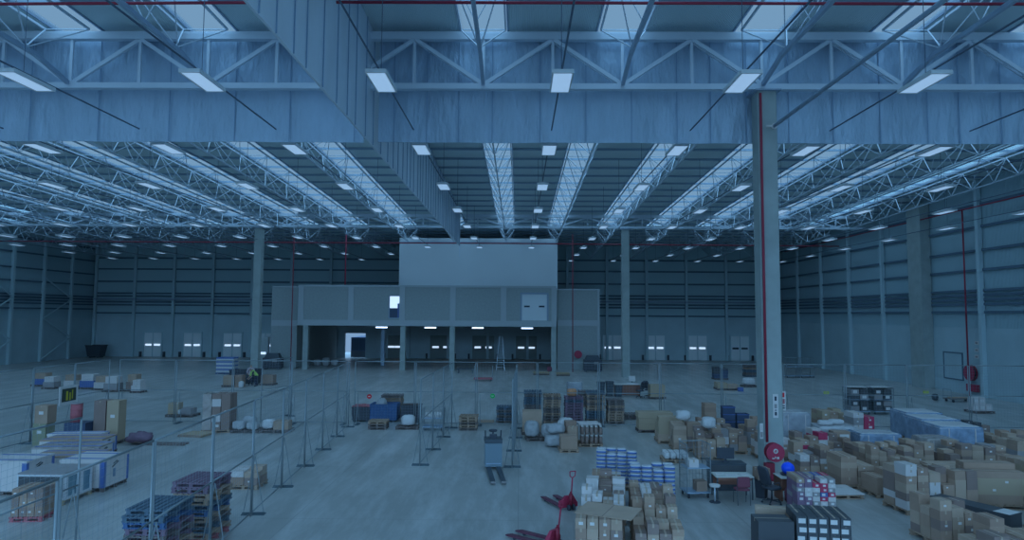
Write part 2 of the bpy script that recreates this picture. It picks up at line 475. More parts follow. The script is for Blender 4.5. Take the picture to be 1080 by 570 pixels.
MB().box(FX - .08, Y2 - .62, 11.6, FX + .02, Y2 - .5, 12.7).build('end_flap', 'foil_side', c)
# lengthwise trusses under the roof lights
def truss_mesh(L, y0):
    tops = []
    pn = max(2, round(L / 4.4)); st = L / pn
    def z(y): return RZ(y0 + y)
    tc = MB().bar((0, 0, z(0) - .32), (0, L, z(L) - .32), .06, .09).mesh('top_chord', 'steel')
    e = .9
    bc = MB().bar((0, e, z(e) - 1.95), (0, L - e, z(L - e) - 1.95), .08, .09).mesh('bottom_chord', 'steel')
    if y0 < 10:
        b2 = MB().bar((0, 0, z(0) - 1.95), (0, L - 1.6, z(L) - 1.95), .13, .15).bar((0, L - 1.6, z(L) - 1.95), (0, L + .18, CHORD1 + .14), .13, .15)
        bc = b2.mesh('bottom_chord', 'steel_mid')
    la = []
    for s in (-1, 1):
        mb = MB()
        if s < 0:
            for i in range(pn + 1): mb.bar((-.86, i * st, z(i * st) - .32), (.86, i * st, z(i * st) - .32), .04)
        for i in range(pn + 1):
            y = i * st
            yb0 = min(max(y - st / 2, e), L - e); yb1 = min(max(y + st / 2, e), L - e)
            t = (s * .86, y, z(y) - .34)
            if i > 0: mb.bar(t, (s * .03, yb0, z(yb0) - 1.92), .04)
            if i < pn: mb.bar(t, (s * .03, yb1, z(yb1) - 1.92), .04)
            if 0 < i < pn: mb.bar(t, (s * .03, y, z(y) - 1.92), .03)
        la.append(mb.mesh('lattice', 'steel'))
    return tc, bc, la
def kth(k): 
    n = 6 - k
    return ORD[n] + ' roof light from the hose reel wall'
for (ya, yb, bay, ks) in ((.5, Y1 - .35, 'near bay', range(-4, 5)), (Y1 + .75, Y2 - .35, 'middle bay', range(-10, 7)), (Y2 + .35, YB - .4, 'dock bay', range(-10, 7))):
    tc, bc, la = truss_mesh(yb - ya, ya)
    for k in ks:
        if abs(KX(k) - FX) < 1.4 : dx = -.35
        else: dx = 0
        t = thing('roof_truss', 'steel roof truss, %s, under the %s' % (bay, kth(k)), 'truss', (KX(k) + dx, ya, 0), 0, 'lattice trusses under the roof lights')
        link('top_chord', tc, t, (-.86 if not dx else -.5, 0, 0)); 
        if not dx: link('top_chord', tc, t, (.86, 0, 0))
        link('bottom_chord', bc, t)
        link('lattice', la[0], t)
        if not dx:
            link('lattice', la[1], t)
# luminaires on lengthwise rails
HL = 12.95
case = MB()
case.box(-.3, -.85, .03, .3, .85, .1); case.box(-.1, -.6, .1, .1, .6, .2)
case.box(-.31, -.86, -.02, -.27, .86, .1); case.box(.27, -.86, -.02, .31, .86, .1); case.box(-.31, -.86, -.02, .31, -.82, .1); case.box(-.31, .82, -.02, .31, .86, .1)
case_m = case.mesh('housing', 'lamp_case')
diff_m = MB().box(-.27, -.82, .0, .27, .82, .03).mesh('diffuser', 'lamp_diffuser')
nl = 0
ROOM = (AY(421, 280, 72.2).x, AY(588, 280, 72.2).x)
for r in range(-10, 7):
    X = 1.22 + 5.4 * r
    if X > XW - .6 or X < XL + 1: continue
    rn = ORD[6 - r]
    seen = []
    for n in range(-1, 9):
        Y = 19.5 + 8.2 * n
        q = PX((X, Y, HL))
        if Y > 71.5 and ROOM[0] - .5 < X < ROOM[1] + .5: continue
        if q and -12 < q[0] < 1092 and -8 < q[1]: seen.append(Y)
    if not seen: continue
    ys = [y for y in range(-2, 1)]
    y0 = max(-2.0, min(seen) - 8.2)
    for (ra, rb, bn) in ((y0, Y1 + .2, 'near bay'), (Y1 + .65, YB - 2, 'far bays')):
        if bn == 'far bays' and ROOM[0] - .3 < X < ROOM[1] + .3: rb = 71.6
        if rb - ra < 2: continue
        rl = MB().cyl((0, ra, HL + .25), (0, rb, HL + .25), .028, n=6)
        for q in range(0, 12):
            yy = 3.0 + 8.2 * q
            if ra < yy < rb: rl.cyl((0, yy, HL + .25), (0, yy, RZ(yy) - .3), .012, n=4)
        o = rl.build('lighting_rail', 'rail_dark', None, (X, 0, 0))
        tag(o, 'thin dark %s rail carrying the %s light row from the hose reel wall' % (bn, rn), 'lighting rail', 'lengthwise lighting rails')
    for i_, Y in enumerate(seen):
        t = thing('ceiling_light', 'white hall light, %s from camera along the %s rail from the hose reel wall' % (ORD[i_], rn), 'light', (X, Y, HL), 0, 'hall lights on the rails')
        link('housing', case_m, t); link('diffuser', diff_m, t); nl += 1
print('lights', nl)
# red sprinkler pipes
def pipe(label, pts, r, m='red_deep', group=None):
    o = MB().tube(pts, r).build('sprinkler_pipe', m); tag(o, label, 'pipe', group); return o
zp = AY(540, 2.5, 20).z
pipe('red sprinkler main overhead, fence side of the long draught curtain', [(-19, 20, zp - .08), (FX - .4, 20, zp)], .05)
pipe('red sprinkler main overhead, side wall side of the long draught curtain', [(FX + .1, 20, zp), (18, 20, zp - .05)], .05)
pipe('red sprinkler main crossing the hall before the dock wall', [AY(-10, 254.5, 69.6), AY(540, 257, 69.6), AY(885, 260, 69.6)], .06)
pz = 14.0
pr = pipe('red sprinkler main running along the cladded side wall', [(XW - .75, 30, 14.3), (XW - .75, 85.8, 14.3)], .05)
d0 = AX(1015, 232, XW - .62)
pipe('red riser dropping down the side wall to its hose reel', [(XW - .62, d0.y, 14.3), (XW - .62, d0.y, 0)], .06)
for px, label in ((308, 'thin red riser in front of the block wing behind the column'), (604, 'red riser on the block wing beside its hose reel')):
    q = AY(px, 330, 70.3)
    pipe(label, [(q.x, 70.3, 14.6), (q.x, 70.3, 0)], .05)
q = AY(364, 300, 71.1)
pipe('short red riser standing on the shelter parapet', [(q.x, 71.1, 14.6), (q.x, 71.1, AY(500, 303.5, 71).z + .2)], .07, 'red')
# strut tube from the near column towards the camera, under the trusses
q = AY(818, 132, Y1 - .6)
o = MB().cyl((q.x, 2.0, q.z), (q.x, Y1 - .5, q.z), .07, n=10).build('strut_tube', 'steel_mid'); tag(o, 'dark strut tube running from overhead to the top of the near column', 'strut')
MB().cyl((q.x, Y1 - .5, q.z), (q.x, Y1 - .44, q.z), .11, n=12).bar((q.x, Y1 - .47, q.z), (q.x - .3, Y1 - .47, q.z), .1, .06).build('end_plate', 'white', o)
# ================================================================ dock shelter in the middle of the dock wall
YM = 71.0                                            # front of the block shelter
def ax(px): return AY(px, 335, YM).x
def az(py): return AY(500, py, YM).z
xa, xb = ax(315), ax(586); zu, zt = az(344.5), az(303.5)
t = thing('dock_shelter', 'pale block-faced loading shelter on columns before the dock doors', 'shelter', (0, YM, 0))
zc = az(338.5)
# upper front with its two openings
wx0, wx1, wz0, wz1 = ax(409.5), ax(422.5), az(337), az(312)
dx0, dx1, dz0, dz1 = ax(548.5), ax(578.5), zc + .05, az(308.5)
mb = MB()
mb.box(xa, 0, zc, wx0, .25, zt); mb.box(wx0, 0, zc, wx1, .25, wz0); mb.box(wx0, 0, wz1, wx1, .25, zt)
mb.box(wx1, 0, zc, dx0, .25, zt); mb.box(dx0, 0, zc, dx1, .25, dz0); mb.box(dx0, 0, dz1, dx1, .25, zt); mb.box(dx1, 0, zc, xb, .25, zt)
mb.box(xa, .25, zc, xa + .25, 18.0, zt); mb.box(xb - .25, .25, zc, xb, 18.0, zt)
mb.build('block_front', 'block', t)
MB().box(xa - .1, -.12, zu, xb + .1, .6, zc).build('edge_beam', 'block_trim', t)
MB().box(xa, .6, zu + .1, xb, 18.0, zu + .5).build('deck', 'block', t)
MB().box(xa - .06, -.06, zt, xb + .06, .32, zt + .2).build('coping', 'block_trim', t)
for px in (317, 370, 424, 477.5, 531, 584.5):
    x = ax(px); MB().box(x - .3, -.06, zc, x + .3, 0, zt).build('pilaster', 'block_trim', t)
MB().box(xa, .6, zt - .3, xb, 18.0, zt - .1).build('roof_slab', 'block', t)
for px in (322.5, 425, 477, 584):
    x = ax(px); link('column', MB().box(-.27, -.27, 0, .27, .27, zu).mesh('column', 'concrete'), t, (x, .28, 0))
x = ax(391.5); link('column', MB().box(-.2, -.2, 0, .2, .2, zu + .1).mesh('column', 'steel_mid'), t, (x, 6.5, 0))
# window with a blind and a blue curtain of goods behind
wf = MB(); w_ = .12
wf.box(wx0, .02, wz0, wx0 + w_, .2, wz1); wf.box(wx1 - w_, .02, wz0, wx1, .2, wz1); wf.box(wx0 + w_, .02, wz0, wx1 - w_, .2, wz0 + w_); wf.box(wx0 + w_, .02, wz1 - w_, wx1 - w_, .2, wz1)
w1 = wf.build('office_window', 'steel_dark', t)
wm = wz0 + (wz1 - wz0) * .45
MB().box(wx0 + w_, .12, wm, wx1 - w_, .16, wz1 - w_).build('blind', 'lit_pane', w1)
xm = wx0 + (wx1 - wx0) * .72
MB().box(wx0 + w_, .12, wz0 + w_, xm, .16, wm).build('pane', 'truck_blue', w1)
MB().box(xm, .10, wz0 + w_, wx1 - w_, .16, wm + .5).build('pane', 'blue_wrap', w1)
# roller door upstairs
rd = MB().box(dx0 + .18, .06, dz0, dx1 - .18, .14, dz1 - .18).build('roller_door', 'white_panel', t)
fr = MB(); fr.box(dx0, -.03, dz0, dx0 + .18, .2, dz1); fr.box(dx1 - .18, -.03, dz0, dx1, .2, dz1); fr.box(dx0 + .18, -.03, dz1 - .18, dx1 - .18, .2, dz1)
fr.build('door_frame', 'steel_dark', rd)
dm = dz0 + (dz1 - dz0) * .5
for f in (.24, .76):
    x = dx0 + (dx1 - dx0) * f; MB().box(x - .3, .03, dm - .08, x + .3, .07, dm + .1).build('slot_window', 'dark', rd)
for px in (402.5, 454, 504, 556):
    x = ax(px); l = thing('batten_light', '%s white batten light under the shelter edge from the open door' % ORD[(402.5, 454, 504, 556).index(px)], 'light', (x, YM + .1, zu - .022), 0, 'batten lights under the shelter')
    MB().box(-.62, -.1, -.1, .62, .1, -.02).build('housing', 'lamp_case', l); MB().box(-.6, -.12, -.2, .6, .08, -.1).build('diffuser', 'batten_lit', l)
    MB().cyl((-.5, 0, -.02), (-.5, 0, 0), .02, n=6).cyl((.5, 0, -.02), (.5, 0, 0), .02, n=6).build('hanger', 'steel', l)
# side wings
YW = 73.0
def wing(label, p0, p1, top, band, name='block_wing'):
    a, b = AY(p0, 340, YW).x, AY(p1, 340, YW).x; z1 = AY((p0 + p1) / 2, top, YW).z
    o = thing(name, label, 'block wing', (0, YW, 0))
    MB().box(a, 0, 0, b, 16.0, z1).build('block_wall', 'block', o)
    zb = AY((p0 + p1) / 2, 344, YW).z; zb0 = AY((p0 + p1) / 2, 338, YW).z
    MB().box(a, -.05, zb, b, 0, zb0).build('band', 'block_trim', o)
    MB().box(a - .05, -.08, z1, b + .05, .3, z1 + .16).build('coping', 'block_trim', o)
    return o, a, b, z1
wa, a, b, _ = wing('pale block wing beside the shelter, towards the column with workers', 286, 313.5, 303.5, 0)
wbk, a, b, z1 = wing('pale block wing beside the shelter, with a hose reel', 588, 632.5, 306.5, 0)
MB().box(b - .25, -.07, 0, b, 0, z1).build('corner_trim', 'block_trim', wbk)
# white box room above
t = thing('white_clad_room', 'tall white clad plant room on top of the dock shelter', 'plant room', (0, YM + 1.2, 0))
xa2, xb2 = AY(421, 280, YM + 1.2).x, AY(588, 280, YM + 1.2).x; z2 = AY(504, 251.5, YM + 1.2).z
MB().box(xa2, 0, zt + .01, xb2, 16.6, z2).build('cladding', 'white_panel', t)
z3 = AY(504, 256, YM + 1.2).z
MB().box(xa2, -.03, z3, xb2, 0, z3 + .06).build('capping_line', 'steel_mid', t)

# dock doors in the far wall
def dock_door(label, p0, p1, yt, yb, m='door_white', glow=True, split=True, n=[0]):
    n[0] += 1
    q0, q1 = AY(p0, yb, YB), AY(p1, yb, YB); x0, x1 = q0.x, q1.x; h = AY((p0 + p1) / 2, yt, YB).z - AY((p0 + p1) / 2, yb, YB).z
    o = thing('door_%d' % n[0], label, 'dock door', ((x0 + x1) / 2, YB, 0)); o['kind'] = 'structure'
    W = (x1 - x0) / 2
    MB().box(-W, -.1, .02, W, -.04, h).build('door_leaf', m, o)
    f = MB(); f.box(-W - .14, -.16, 0, -W, -.01, h + .14); f.box(W, -.16, 0, W + .14, -.01, h + .14); f.box(-W, -.16, h, W, -.01, h + .14)
    f.build('door_frame', 'wall_post', o)
    if split: MB().box(-.05, -.13, .02, .05, -.1, h).build('door_guide', 'wall_post', o)
    for s in (-.5, .5):
        MB().box(s * W - .42, -.13, h * .46, s * W + .42, -.1, h * .46 + .24).build('window', 'lit_pane' if glow else 'dark', o)
    for s in (-1, 1):
        link('bumper', MB().box(-.12, -.3, .0, .12, -.02, .7).mesh('bumper', 'black_plastic'), o, (s * (W + .45), 0, 0))
    return o
L = ['dock door farthest from the shelter on the column side', 'dock door second from the far corner, before the column with workers', 'white dock door just before the column with workers']
for lab, a, b in zip(L, (152, 193.5, 235.5), (170, 212, 254.5)): dock_door(lab, a, b, 349.6, 375)
dock_door('white dock door between the workers column and the block wing', 271, 288, 350.5, 376)
for lab, a, b, g in (('white dock door partly behind the far middle column', 636, 656, 1), ('second white dock door beyond the shelter on the hose reel side', 681.5, 701, 1),
                  ('third white dock door beyond the shelter on the hose reel side', 726, 745.5, 1), ('fourth dock door beyond the shelter, with unlit windows', 771, 790, 0)):
    dock_door(lab, a, b, 355, 381, 'door_white', bool(g))
for i, (a, b) in enumerate(((409, 423), (453.5, 476.5), (498, 521), (544, 566))):
    dock_door('dark green dock door under the shelter, %s from its open doorway' % ORD[i], a, b, 355.5, 380, 'door_dark', True, False)
# open doorway with a truck backed up to it
xo = (OPX0 + OPX1) / 2; wo = (OPX1 - OPX0) / 2
f = struct('trim_1', MB().box(OPX0 - .15, YB - .12, 0, OPX0, YB + .35, OPZ + .15).box(OPX1, YB - .12, 0, OPX1 + .15, YB + .35, OPZ + .15).box(OPX0, YB - .12, OPZ, OPX1, YB + .35, OPZ + .15), 'wall_post', 'frame round the open dock doorway')
t = thing('truck', 'dark truck body backed up to the open bright dock doorway', 'truck', (xo + .25, YB + 1.2, 0))
bw = wo - .3
MB().box(-bw, 0, .9, bw, 6.5, 2.75).build('cargo_body', 'truck_blue', t)
MB().box(-bw, -.05, .05, bw, .0, .9).build('bumper_bar', 'dark_steel', t)
for s in (-1, 1):
    for yy in (1.2, 4.8): MB().cyl((s * bw * .9 - .15, yy, .5), (s * bw * .9 + .15, yy, .5), .5, n=16).build('wheel', 'black_plastic', t)
MB().box(-bw + .1, -.02, 1.0, -.02, .0, 2.6).box(.02, -.02, 1.0, bw - .1, 0, 2.6).build('rear_door', 'dark', t)

# hose reel of the far wing
def hose_reel(label, x, y, z, r, ax_='Y', sign=True):
    t = thing('hose_reel', label, 'hose reel', (x, y, z), 0 if ax_ == 'Y' else PI / 2)
    MB().cyl((0, -.3, 0), (0, -.26, 0), r, n=28).build('front_disc', 'red', t)
    MB().cyl((0, -.06, 0), (0, -.02, 0), r, n=28).build('rear_disc', 'red_deep', t)
    MB().cyl((0, -.26, 0), (0, -.06, 0), r * .8, n=20).build('hose_coil', 'black_plastic', t)
    MB().box(-.08, -.02, -.2, .08, .0, .2).build('wall_bracket', 'red_deep', t)
    if sign:
        m = MB().ring((0, -.31, .06), r * .2, r * .07, 'Y', 18, 4)
        m.box(-.03, -.32, -.28 * r / .45, .0, -.302, -.18 * r / .45); m.box(.04, -.32, -.3 * r / .45, .12, -.302, -.2 * r / .45); m.box(-.13, -.32, -.3 * r / .45, -.05, -.302, -.24 * r / .45)
        m.bar((-.05, -.31, .1), (.05, -.31, .02), .02, .01)
        m.build('white_symbol', 'white', t)
    return t
q = AY(609.5, 374, YW)
hose_reel('small red hose reel on the far block wing', q.x, YW - .06, q.z, .42, 'Y', False)
q = AX(1026, 393.5, XW)
hose_reel('red hose reel on the cladded side wall under the riser', XW - .02, q.y, q.z, .62, 'X', False).rotation_euler = (0, 0, -PI / 2)
q2 = AX(1028.5, 407.5, XW)
t = thing('hose_cabinet', 'red fire cabinet low on the side wall below the hose reel', 'fire cabinet', (XW - .02, q.y - .2, q2.z - .42), -PI / 2)
MB().box(-.55, -.3, 0, .55, 0, .55).build('body', 'red_deep', t); MB().box(-.5, -.32, .05, -.02, -.3, .5).box(.02, -.32, .05, .5, -.3, .5).build('door', 'red', t)
# signs and small fittings on the side wall
for px, py, lab in ((1030, 362, 'upper'), (1030, 369.5, 'second'), (1030, 376.5, 'lowest')):
    q_ = AX(px, py, XW - .35)
    o = MB().box(XW - .36, q_.y - .22, q_.z - .14, XW - .33, q_.y + .22, q_.z + .14).build('notice_sign', 'paper')
    tag(o, 'small white notice on the wall post by the hose reel, %s of three' % lab, 'sign', 'notices on the side wall post')
    MB().box(XW - .365, q_.y - .14, q_.z - .08, XW - .36, q_.y + .14, q_.z + .06).build('printed_symbol', 'card_grey', o)
q_ = AX(1012, 383, XW)
t = thing('roller_shutter_hatch', 'square framed hatch in the side wall next to the hose reel', 'hatch', (XW, q_.y + .75, 0), -PI / 2)
MB().box(-1.2, -.06, 1.0, -1.1, 0, 3.2).box(1.1, -.06, 1.0, 1.2, 0, 3.2).box(-1.1, -.06, 3.1, 1.1, 0, 3.2).box(-1.1, -.06, 1.0, 1.1, 0, 1.1).build('frame', 'girt', t)
MB().box(-1.1, -.03, 1.1, 1.1, 0, 3.1).build('leaf', 'wall_low_side', t)
# near column fittings
P = COLUMNS[0]; cx_, cy_ = P[0], P[1] - .36
xq = P[0] - .28
o = MB().cyl((xq, cy_ - .06, AY(818, 478, cy_ - .3).z + .345), (xq, cy_ - .06, CHORD1 - .3), .05).cyl((xq, cy_ - .06, 6), (xq, cy_ - .01, 6), .03).cyl((xq, cy_ - .06, 12), (xq, cy_ - .01, 12), .03).build('sprinkler_pipe', 'red_deep')
tag(o, 'red riser clipped to the near column above the big reel', 'pipe')
q = AY(818, 478, cy_ - .3)
hose_reel('big red hose reel with white symbol on the near column', q.x, cy_ - .012, q.z, .33)
q = AY(814, 487, cy_ - .12)
t = thing('valve_box', 'narrow red valve box under the hose reel on the near column', 'valve box', (q.x - .1, cy_ - .13, AY(818, 478, cy_ - .3).z - 1.18))
MB().box(-.16, -.12, 0, .16, .12, .78).build('case', 'red_deep', t); MB().cyl((.02, -.17, .3), (.02, -.12, .3), .07, n=12).build('valve_wheel', 'red', t)
def sign_board(name, label, x0, y, z0, x1, z1, marks):
    o = MB().box(x0, y - .025, z0, x1, y, z1).build(name, 'paper'); tag(o, label, 'sign')
    for (a, b, c, d, m) in marks:
        MB().box(x0 + (x1 - x0) * a, y - .031, z0 + (z1 - z0) * b, x0 + (x1 - x0) * c, y - .025, z0 + (z1 - z0) * d).build('symbol', m, o)
    return o
q0, q1 = AY(825.5, 434, cy_), AY(830.5, 413.5, cy_)
e = sign_board('fire_sign', 'tall white fire sign with red symbols standing off the near column', q0.x, cy_ + .2, q0.z, q1.x, q1.z,
               [(.25, .68, .75, .92, 'sign_red'), (.2, .36, .45, .6, 'card_red'), (.5, .36, .8, .6, 'pal_red'), (.2, .1, .8, .16, 'dark'), (.2, .22, .8, .27, 'dark')])
q0, q1 = AY(815.5, 441, cy_ - .02), AY(820.5, 416, cy_ - .02)
sign_board('fire_sign', 'narrow pale sign with dark symbols on the face of the near column', q0.x, cy_ - .005, q0.z, q1.x, q1.z,
           [(.3, .72, .7, .9, 'dark'), (.25, .4, .75, .58, 'card_grey'), (.3, .1, .7, .25, 'dark'), (.3, .3, .7, .34, 'dark')])
q0, q1 = AY(800.5, 463, cy_), AY(804.5, 447, cy_)
o = sign_board('paper_notice', 'white paper notices taped low on the near column beside its pipe', q0.x + .03, cy_ - .005, q0.z, q1.x, q1.z, [(.15, .1, .85, .45, 'card_grey'), (.15, .55, .85, .9, 'card_white')])
# ================================================================ mesh fence panels
FH = 3.4
_mesh_cache = {}
def mesh_panel(L):
    key = round(L, 2)
    if key in _mesh_cache: return _mesh_cache[key]
    f = {}
    f['post'] = MB().cyl((0, 0, 0.02), (0, 0, FH), .026, n=8).mesh('post', 'galv')
    f['top_rail'] = MB().cyl((0, 0, FH), (L, 0, FH), .025, n=8).mesh('top_rail', 'galv')
    f['mid_rail'] = MB().cyl((0, 0, 0), (L, 0, 0), .022, n=8).mesh('mid_rail', 'galv')
    w = MB(); r = .0024
    n = int(L / .16)
    for i in range(1, n):
        x = L * i / n; w.cyl((x, 0, .12), (x, 0, FH - .02), r, n=3, caps=False)
    for j in range(1, 22): w.cyl((.03, 0, .12 + j * .15), (L - .03, 0, .12 + j * .15), r, n=3, caps=False)
    f['wire_mesh'] = w.mesh('wire_mesh', 'wire')
    br = MB()
    f['brace'] = None
    _mesh_cache[key] = f
    return f
brace_m = {}
for s in (-1, 1):
    brace_m[s] = MB().cyl((0, 0, 1.7), (0, s * .3, .03), .014, n=6).mesh('brace', 'galv')
foot_m = MB().box(-.1, -.34, 0, .1, .34, .03).cyl((0, -.33, .05), (0, .33, .05), .02, n=6).mesh('foot', 'galv_dark')
def fence_panel(a, b, label, group, feet=(True, False)):
    a, b = Vector(a), Vector(b); d = b - a; L = d.length - .09
    t = thing('mesh_fence', label, 'fence panel', (a.x, a.y, 0), math.atan2(d.y, d.x), group)
    f = mesh_panel(L)
    link('post', f['post'], t); link('post', f['post'], t, (L, 0, 0))
    link('top_rail', f['top_rail'], t); link('mid_rail', f['mid_rail'], t, (0, 0, 1.78)); link('bottom_rail', f['mid_rail'], t, (0, 0, .12))
    link('wire_mesh', f['wire_mesh'], t)
    for i, k in enumerate(feet):
        if k:
            x = .17 if i == 0 else L - .17
            link('foot', foot_m, t, (x, 0, 0))
            for s in (-1, 1): link('brace', brace_m[s], t, (x, 0, 0))
    return t
def fence_run(pts_a, pts_b, n, phrase, group, feet=(True, False), last=True):
    a, b = Vector(pts_a), Vector(pts_b)
    for i in range(n):
        p, q = a.lerp(b, i / n), a.lerp(b, (i + 1) / n)
        fence_panel(p, q, phrase % ORD[i], group, (feet[0], feet[1] or (last and i == n - 1)))
YF = 36.3
# long fence along the aisle, from beside the camera to the cross fence
fence_run((-6.95, 7.4, 0), (-9.05, YF - .6, 0), 9, 'tall mesh fence panel, %s along the aisle from the near end', 'aisle fence panels')
# cross fence in front of the docks
fence_run((-21.8, YF, 0), (-9.25, YF, 0), 4, 'tall mesh cross fence panel before the dock wall, %s from the corner by the poster', 'cross fence panels behind the packed crates')
fence_run((-8.9, YF, 0), (34.2, YF, 0), 13, 'tall mesh cross fence panel before the shelter, %s from the aisle fence', 'cross fence panels before the shelter')
# poster side of the compound
fence_run((-22.3, YF - .1, 0), (-22.3, 27.6, 0), 3, 'tall mesh fence panel beside the poster, %s from the cross fence corner', 'poster fence panels')
# open leaf swung towards the docks
fence_panel((-14.15, YF + .4, 0), (-13.3, 39.3, 0), 'mesh gate leaf swung open towards the workers column', None, (False, True))
# two short runs in the middle
fence_run((-3.9, 26.6, 0), (-3.55, YF - .6, 0), 3, 'tall mesh fence panel of the run beside the blue bin, %s from its open end', 'short fence run by the blue bin')
fence_run((-.25, 26.4, 0), (-.1, YF - .6, 0), 3, 'tall mesh fence panel of the run behind the lift truck, %s from its open end', 'short fence run behind the lift truck')
# inner pair beside the packed appliances
fence_panel((-10.75, 10.6, 0), (-10.75, 13.5, 0), 'mesh fence panel inside the compound, beside the freezers, nearer the camera', 'inner fence pair')
fence_panel((-10.75, 13.6, 0), (-10.75, 16.5, 0), 'mesh fence panel inside the compound, beside the freezers, farther from the camera', 'inner fence pair', (False, True))
# round coloured discs and tags hung on the cross fence
def fence_tag(px, py, r, m, label, sq=False):
    q = AY(px, py, YF - .06)
    mb = MB()
    if sq: mb.box(-r * 1.5, -.012, -r * .7, r * 1.5, .012, r * .7)
    else: mb.cyl((0, -.012, 0), (0, .012, 0), r, n=16)
    o = mb.build('fence_tag', m, None, (q.x, q.y, q.z)); tag(o, label, 'fence tag')
    MB().box(-r * .5, -.016, -r * .12, r * .5, -.012, r * .12).build('printed_bar', 'white' if m != 'sign_yellow' else 'card_grey', o)
fence_tag(389.5, 418.5, .13, 'sign_red', 'round red disc hung on the cross fence')
fence_tag(519.5, 418, .13, 'sign_green', 'round green disc hung on the cross fence')
fence_tag(871.5, 414.5, .1, 'sign_yellow', 'yellow tag on the cross fence above the white wrapped goods', True)
fence_tag(976.5, 414, .1, 'sign_yellow', 'yellow tag on the cross fence near the wide wall pier', True)
# poster
p0 = AX(61.5, 417, -22.24); p1 = AX(79.5, 415, -22.24)
zc_ = AX(70, 417, -22.24).z
t = thing('poster_board', 'white bordered poster board with a dark picture on the mesh fence', 'poster', (-22.16, (p0.y + p1.y) / 2, zc_), PI / 2)
hw = (p1.y - p0.y) / 2 + .05
MB().box(-hw, -.02, -.46, hw, .02, .46).build('board', 'paper', t)
MB().box(-hw + .16, -.03, -.3, hw - .16, -.02, .33).build('dark_picture', 'poster_dark', t)
MB().box(-.22, -.035, -.24, -.08, -.03, .2).box(.02, -.035, -.26, .12, -.03, .12).box(.2, -.035, -.2, .28, -.03, .24).build('yellow_shape', 'poster_yellow', t)
# ================================================================ goods: makers
def L2W(o, rz, x, y):
    return Vector((o[0] + x * math.cos(rz) - y * math.sin(rz), o[1] + x * math.sin(rz) + y * math.cos(rz), 0))
_pal = {}
PH = .144
def pallet(x, y, z, rz, m, label, group=None, w=1.2, d=1.0):
    key = (m, round(w, 2), round(d, 2))
    if key not in _pal:
        mb = MB(); n = 7; bw = w / n * .74
        for i in range(n):
            cx = -w / 2 + bw / 2 + (w - bw) * i / (n - 1); mb.box(cx - bw / 2, -d / 2, PH - .024, cx + bw / 2, d / 2, PH)
        for yy in (-d / 2 + .05, 0, d / 2 - .05): mb.box(-w / 2, yy - .045, PH - .052, w / 2, yy + .045, PH - .024)
        st = MB()
        for xx in (-w / 2 + .07, 0, w / 2 - .07): st.box(xx - .05, -.045, .028, xx + .05, .045, PH - .052)
        st.box(-w / 2, -.05, 0, w / 2, .05, .028)
        _pal[key] = (mb.mesh('pallet', m), st.mesh('stringer', m))
    dm, sm = _pal[key]
    o = link('pallet', dm, None, (x, y, z), rz); tag(o, label, 'pallet', group)
    for yy in (-d / 2 + .05, 0, d / 2 - .05): link('stringer', sm, o, (0, yy, 0))
    return o
TAN = ['carton0', 'carton1', 'carton2', 'carton3', 'carton4']
CNAME = {'carton0': 'tan', 'carton1': 'brown', 'carton2': 'pale', 'carton3': 'dark', 'carton4': 'brown', 'card_white': 'white', 'card_grey': 'grey',
         'card_red': 'red', 'card_purple': 'purple', 'card_blue': 'blue', 'card_black': 'black', 'card_yellow': 'yellowish', 'film_tan': 'wrapped tan', 'truck_blue': 'dark blue'}
NCART = [0]
CART = []
def carton(x, y, z, w, d, h, rz, m, label, group=None, lab=None, tape='tape', name='carton', vis=3.0):
    q = Vector((x, y, z + h / 2)) - CAM
    CART.append(((max(w, d) * h + .6 * w * d) * vis / q.length_squared, (x, y, z, w, d, h, rz, m, label, group, lab, tape, name)))
def flush_cartons(most=296):
    order = sorted(range(len(CART)), key=lambda i: -CART[i][0])
    keep = set(order[:most])
    ms = []; big = MB()
    for i, (a, c) in enumerate(CART):
        if i in keep: make_carton(*c); continue
        x, y, z, w, d, h, rz, m, label, group, lab, tape, name = c
        for mm in (m, 'tape', 'paper'):
            if mm not in ms: ms.append(mm)
        f = .005; R3 = Matrix.Rotation(rz, 3, 'Z'); o = len(big.v); b = MB()
        b.box(-w / 2, -d / 2, 0, w / 2, d / 2, h - f, ms.index(m))
        if w >= d: b.box(-w / 2, -d / 2, h - f, w / 2, -.024, h, ms.index(m)); b.box(-w / 2, .024, h - f, w / 2, d / 2, h, ms.index(m)); b.box(-w / 2, -.024, h - f, w / 2, .024, h - .001, ms.index('tape'))
        else: b.box(-w / 2, -d / 2, h - f, -.024, d / 2, h, ms.index(m)); b.box(.024, -d / 2, h - f, w / 2, d / 2, h, ms.index(m)); b.box(-.024, -d / 2, h - f, .024, d / 2, h - .001, ms.index('tape'))
        if lab:
            fx, fz, s = lab
            b.box(fx - s * .5, -d / 2 - .002, max(.01, fz - s * .35), fx + s * .5, -d / 2, min(h - .02, fz + s * .35), ms.index('paper'))
        big.v += [tuple(R3 @ Vector(v) + Vector((x, y, z))) for v in b.v]
        big.f += [tuple(o + k for k in q) for q in b.f]; big.m += b.m; big.sm += b.sm
    if big.v:
        o = big.build('stacked_cartons', ms); tag(o, 'the many smaller cartons filling the rear and middle of the pallet loads', 'cartons', None, 'stuff')
    print('cartons', len(CART), 'kept', len(keep))
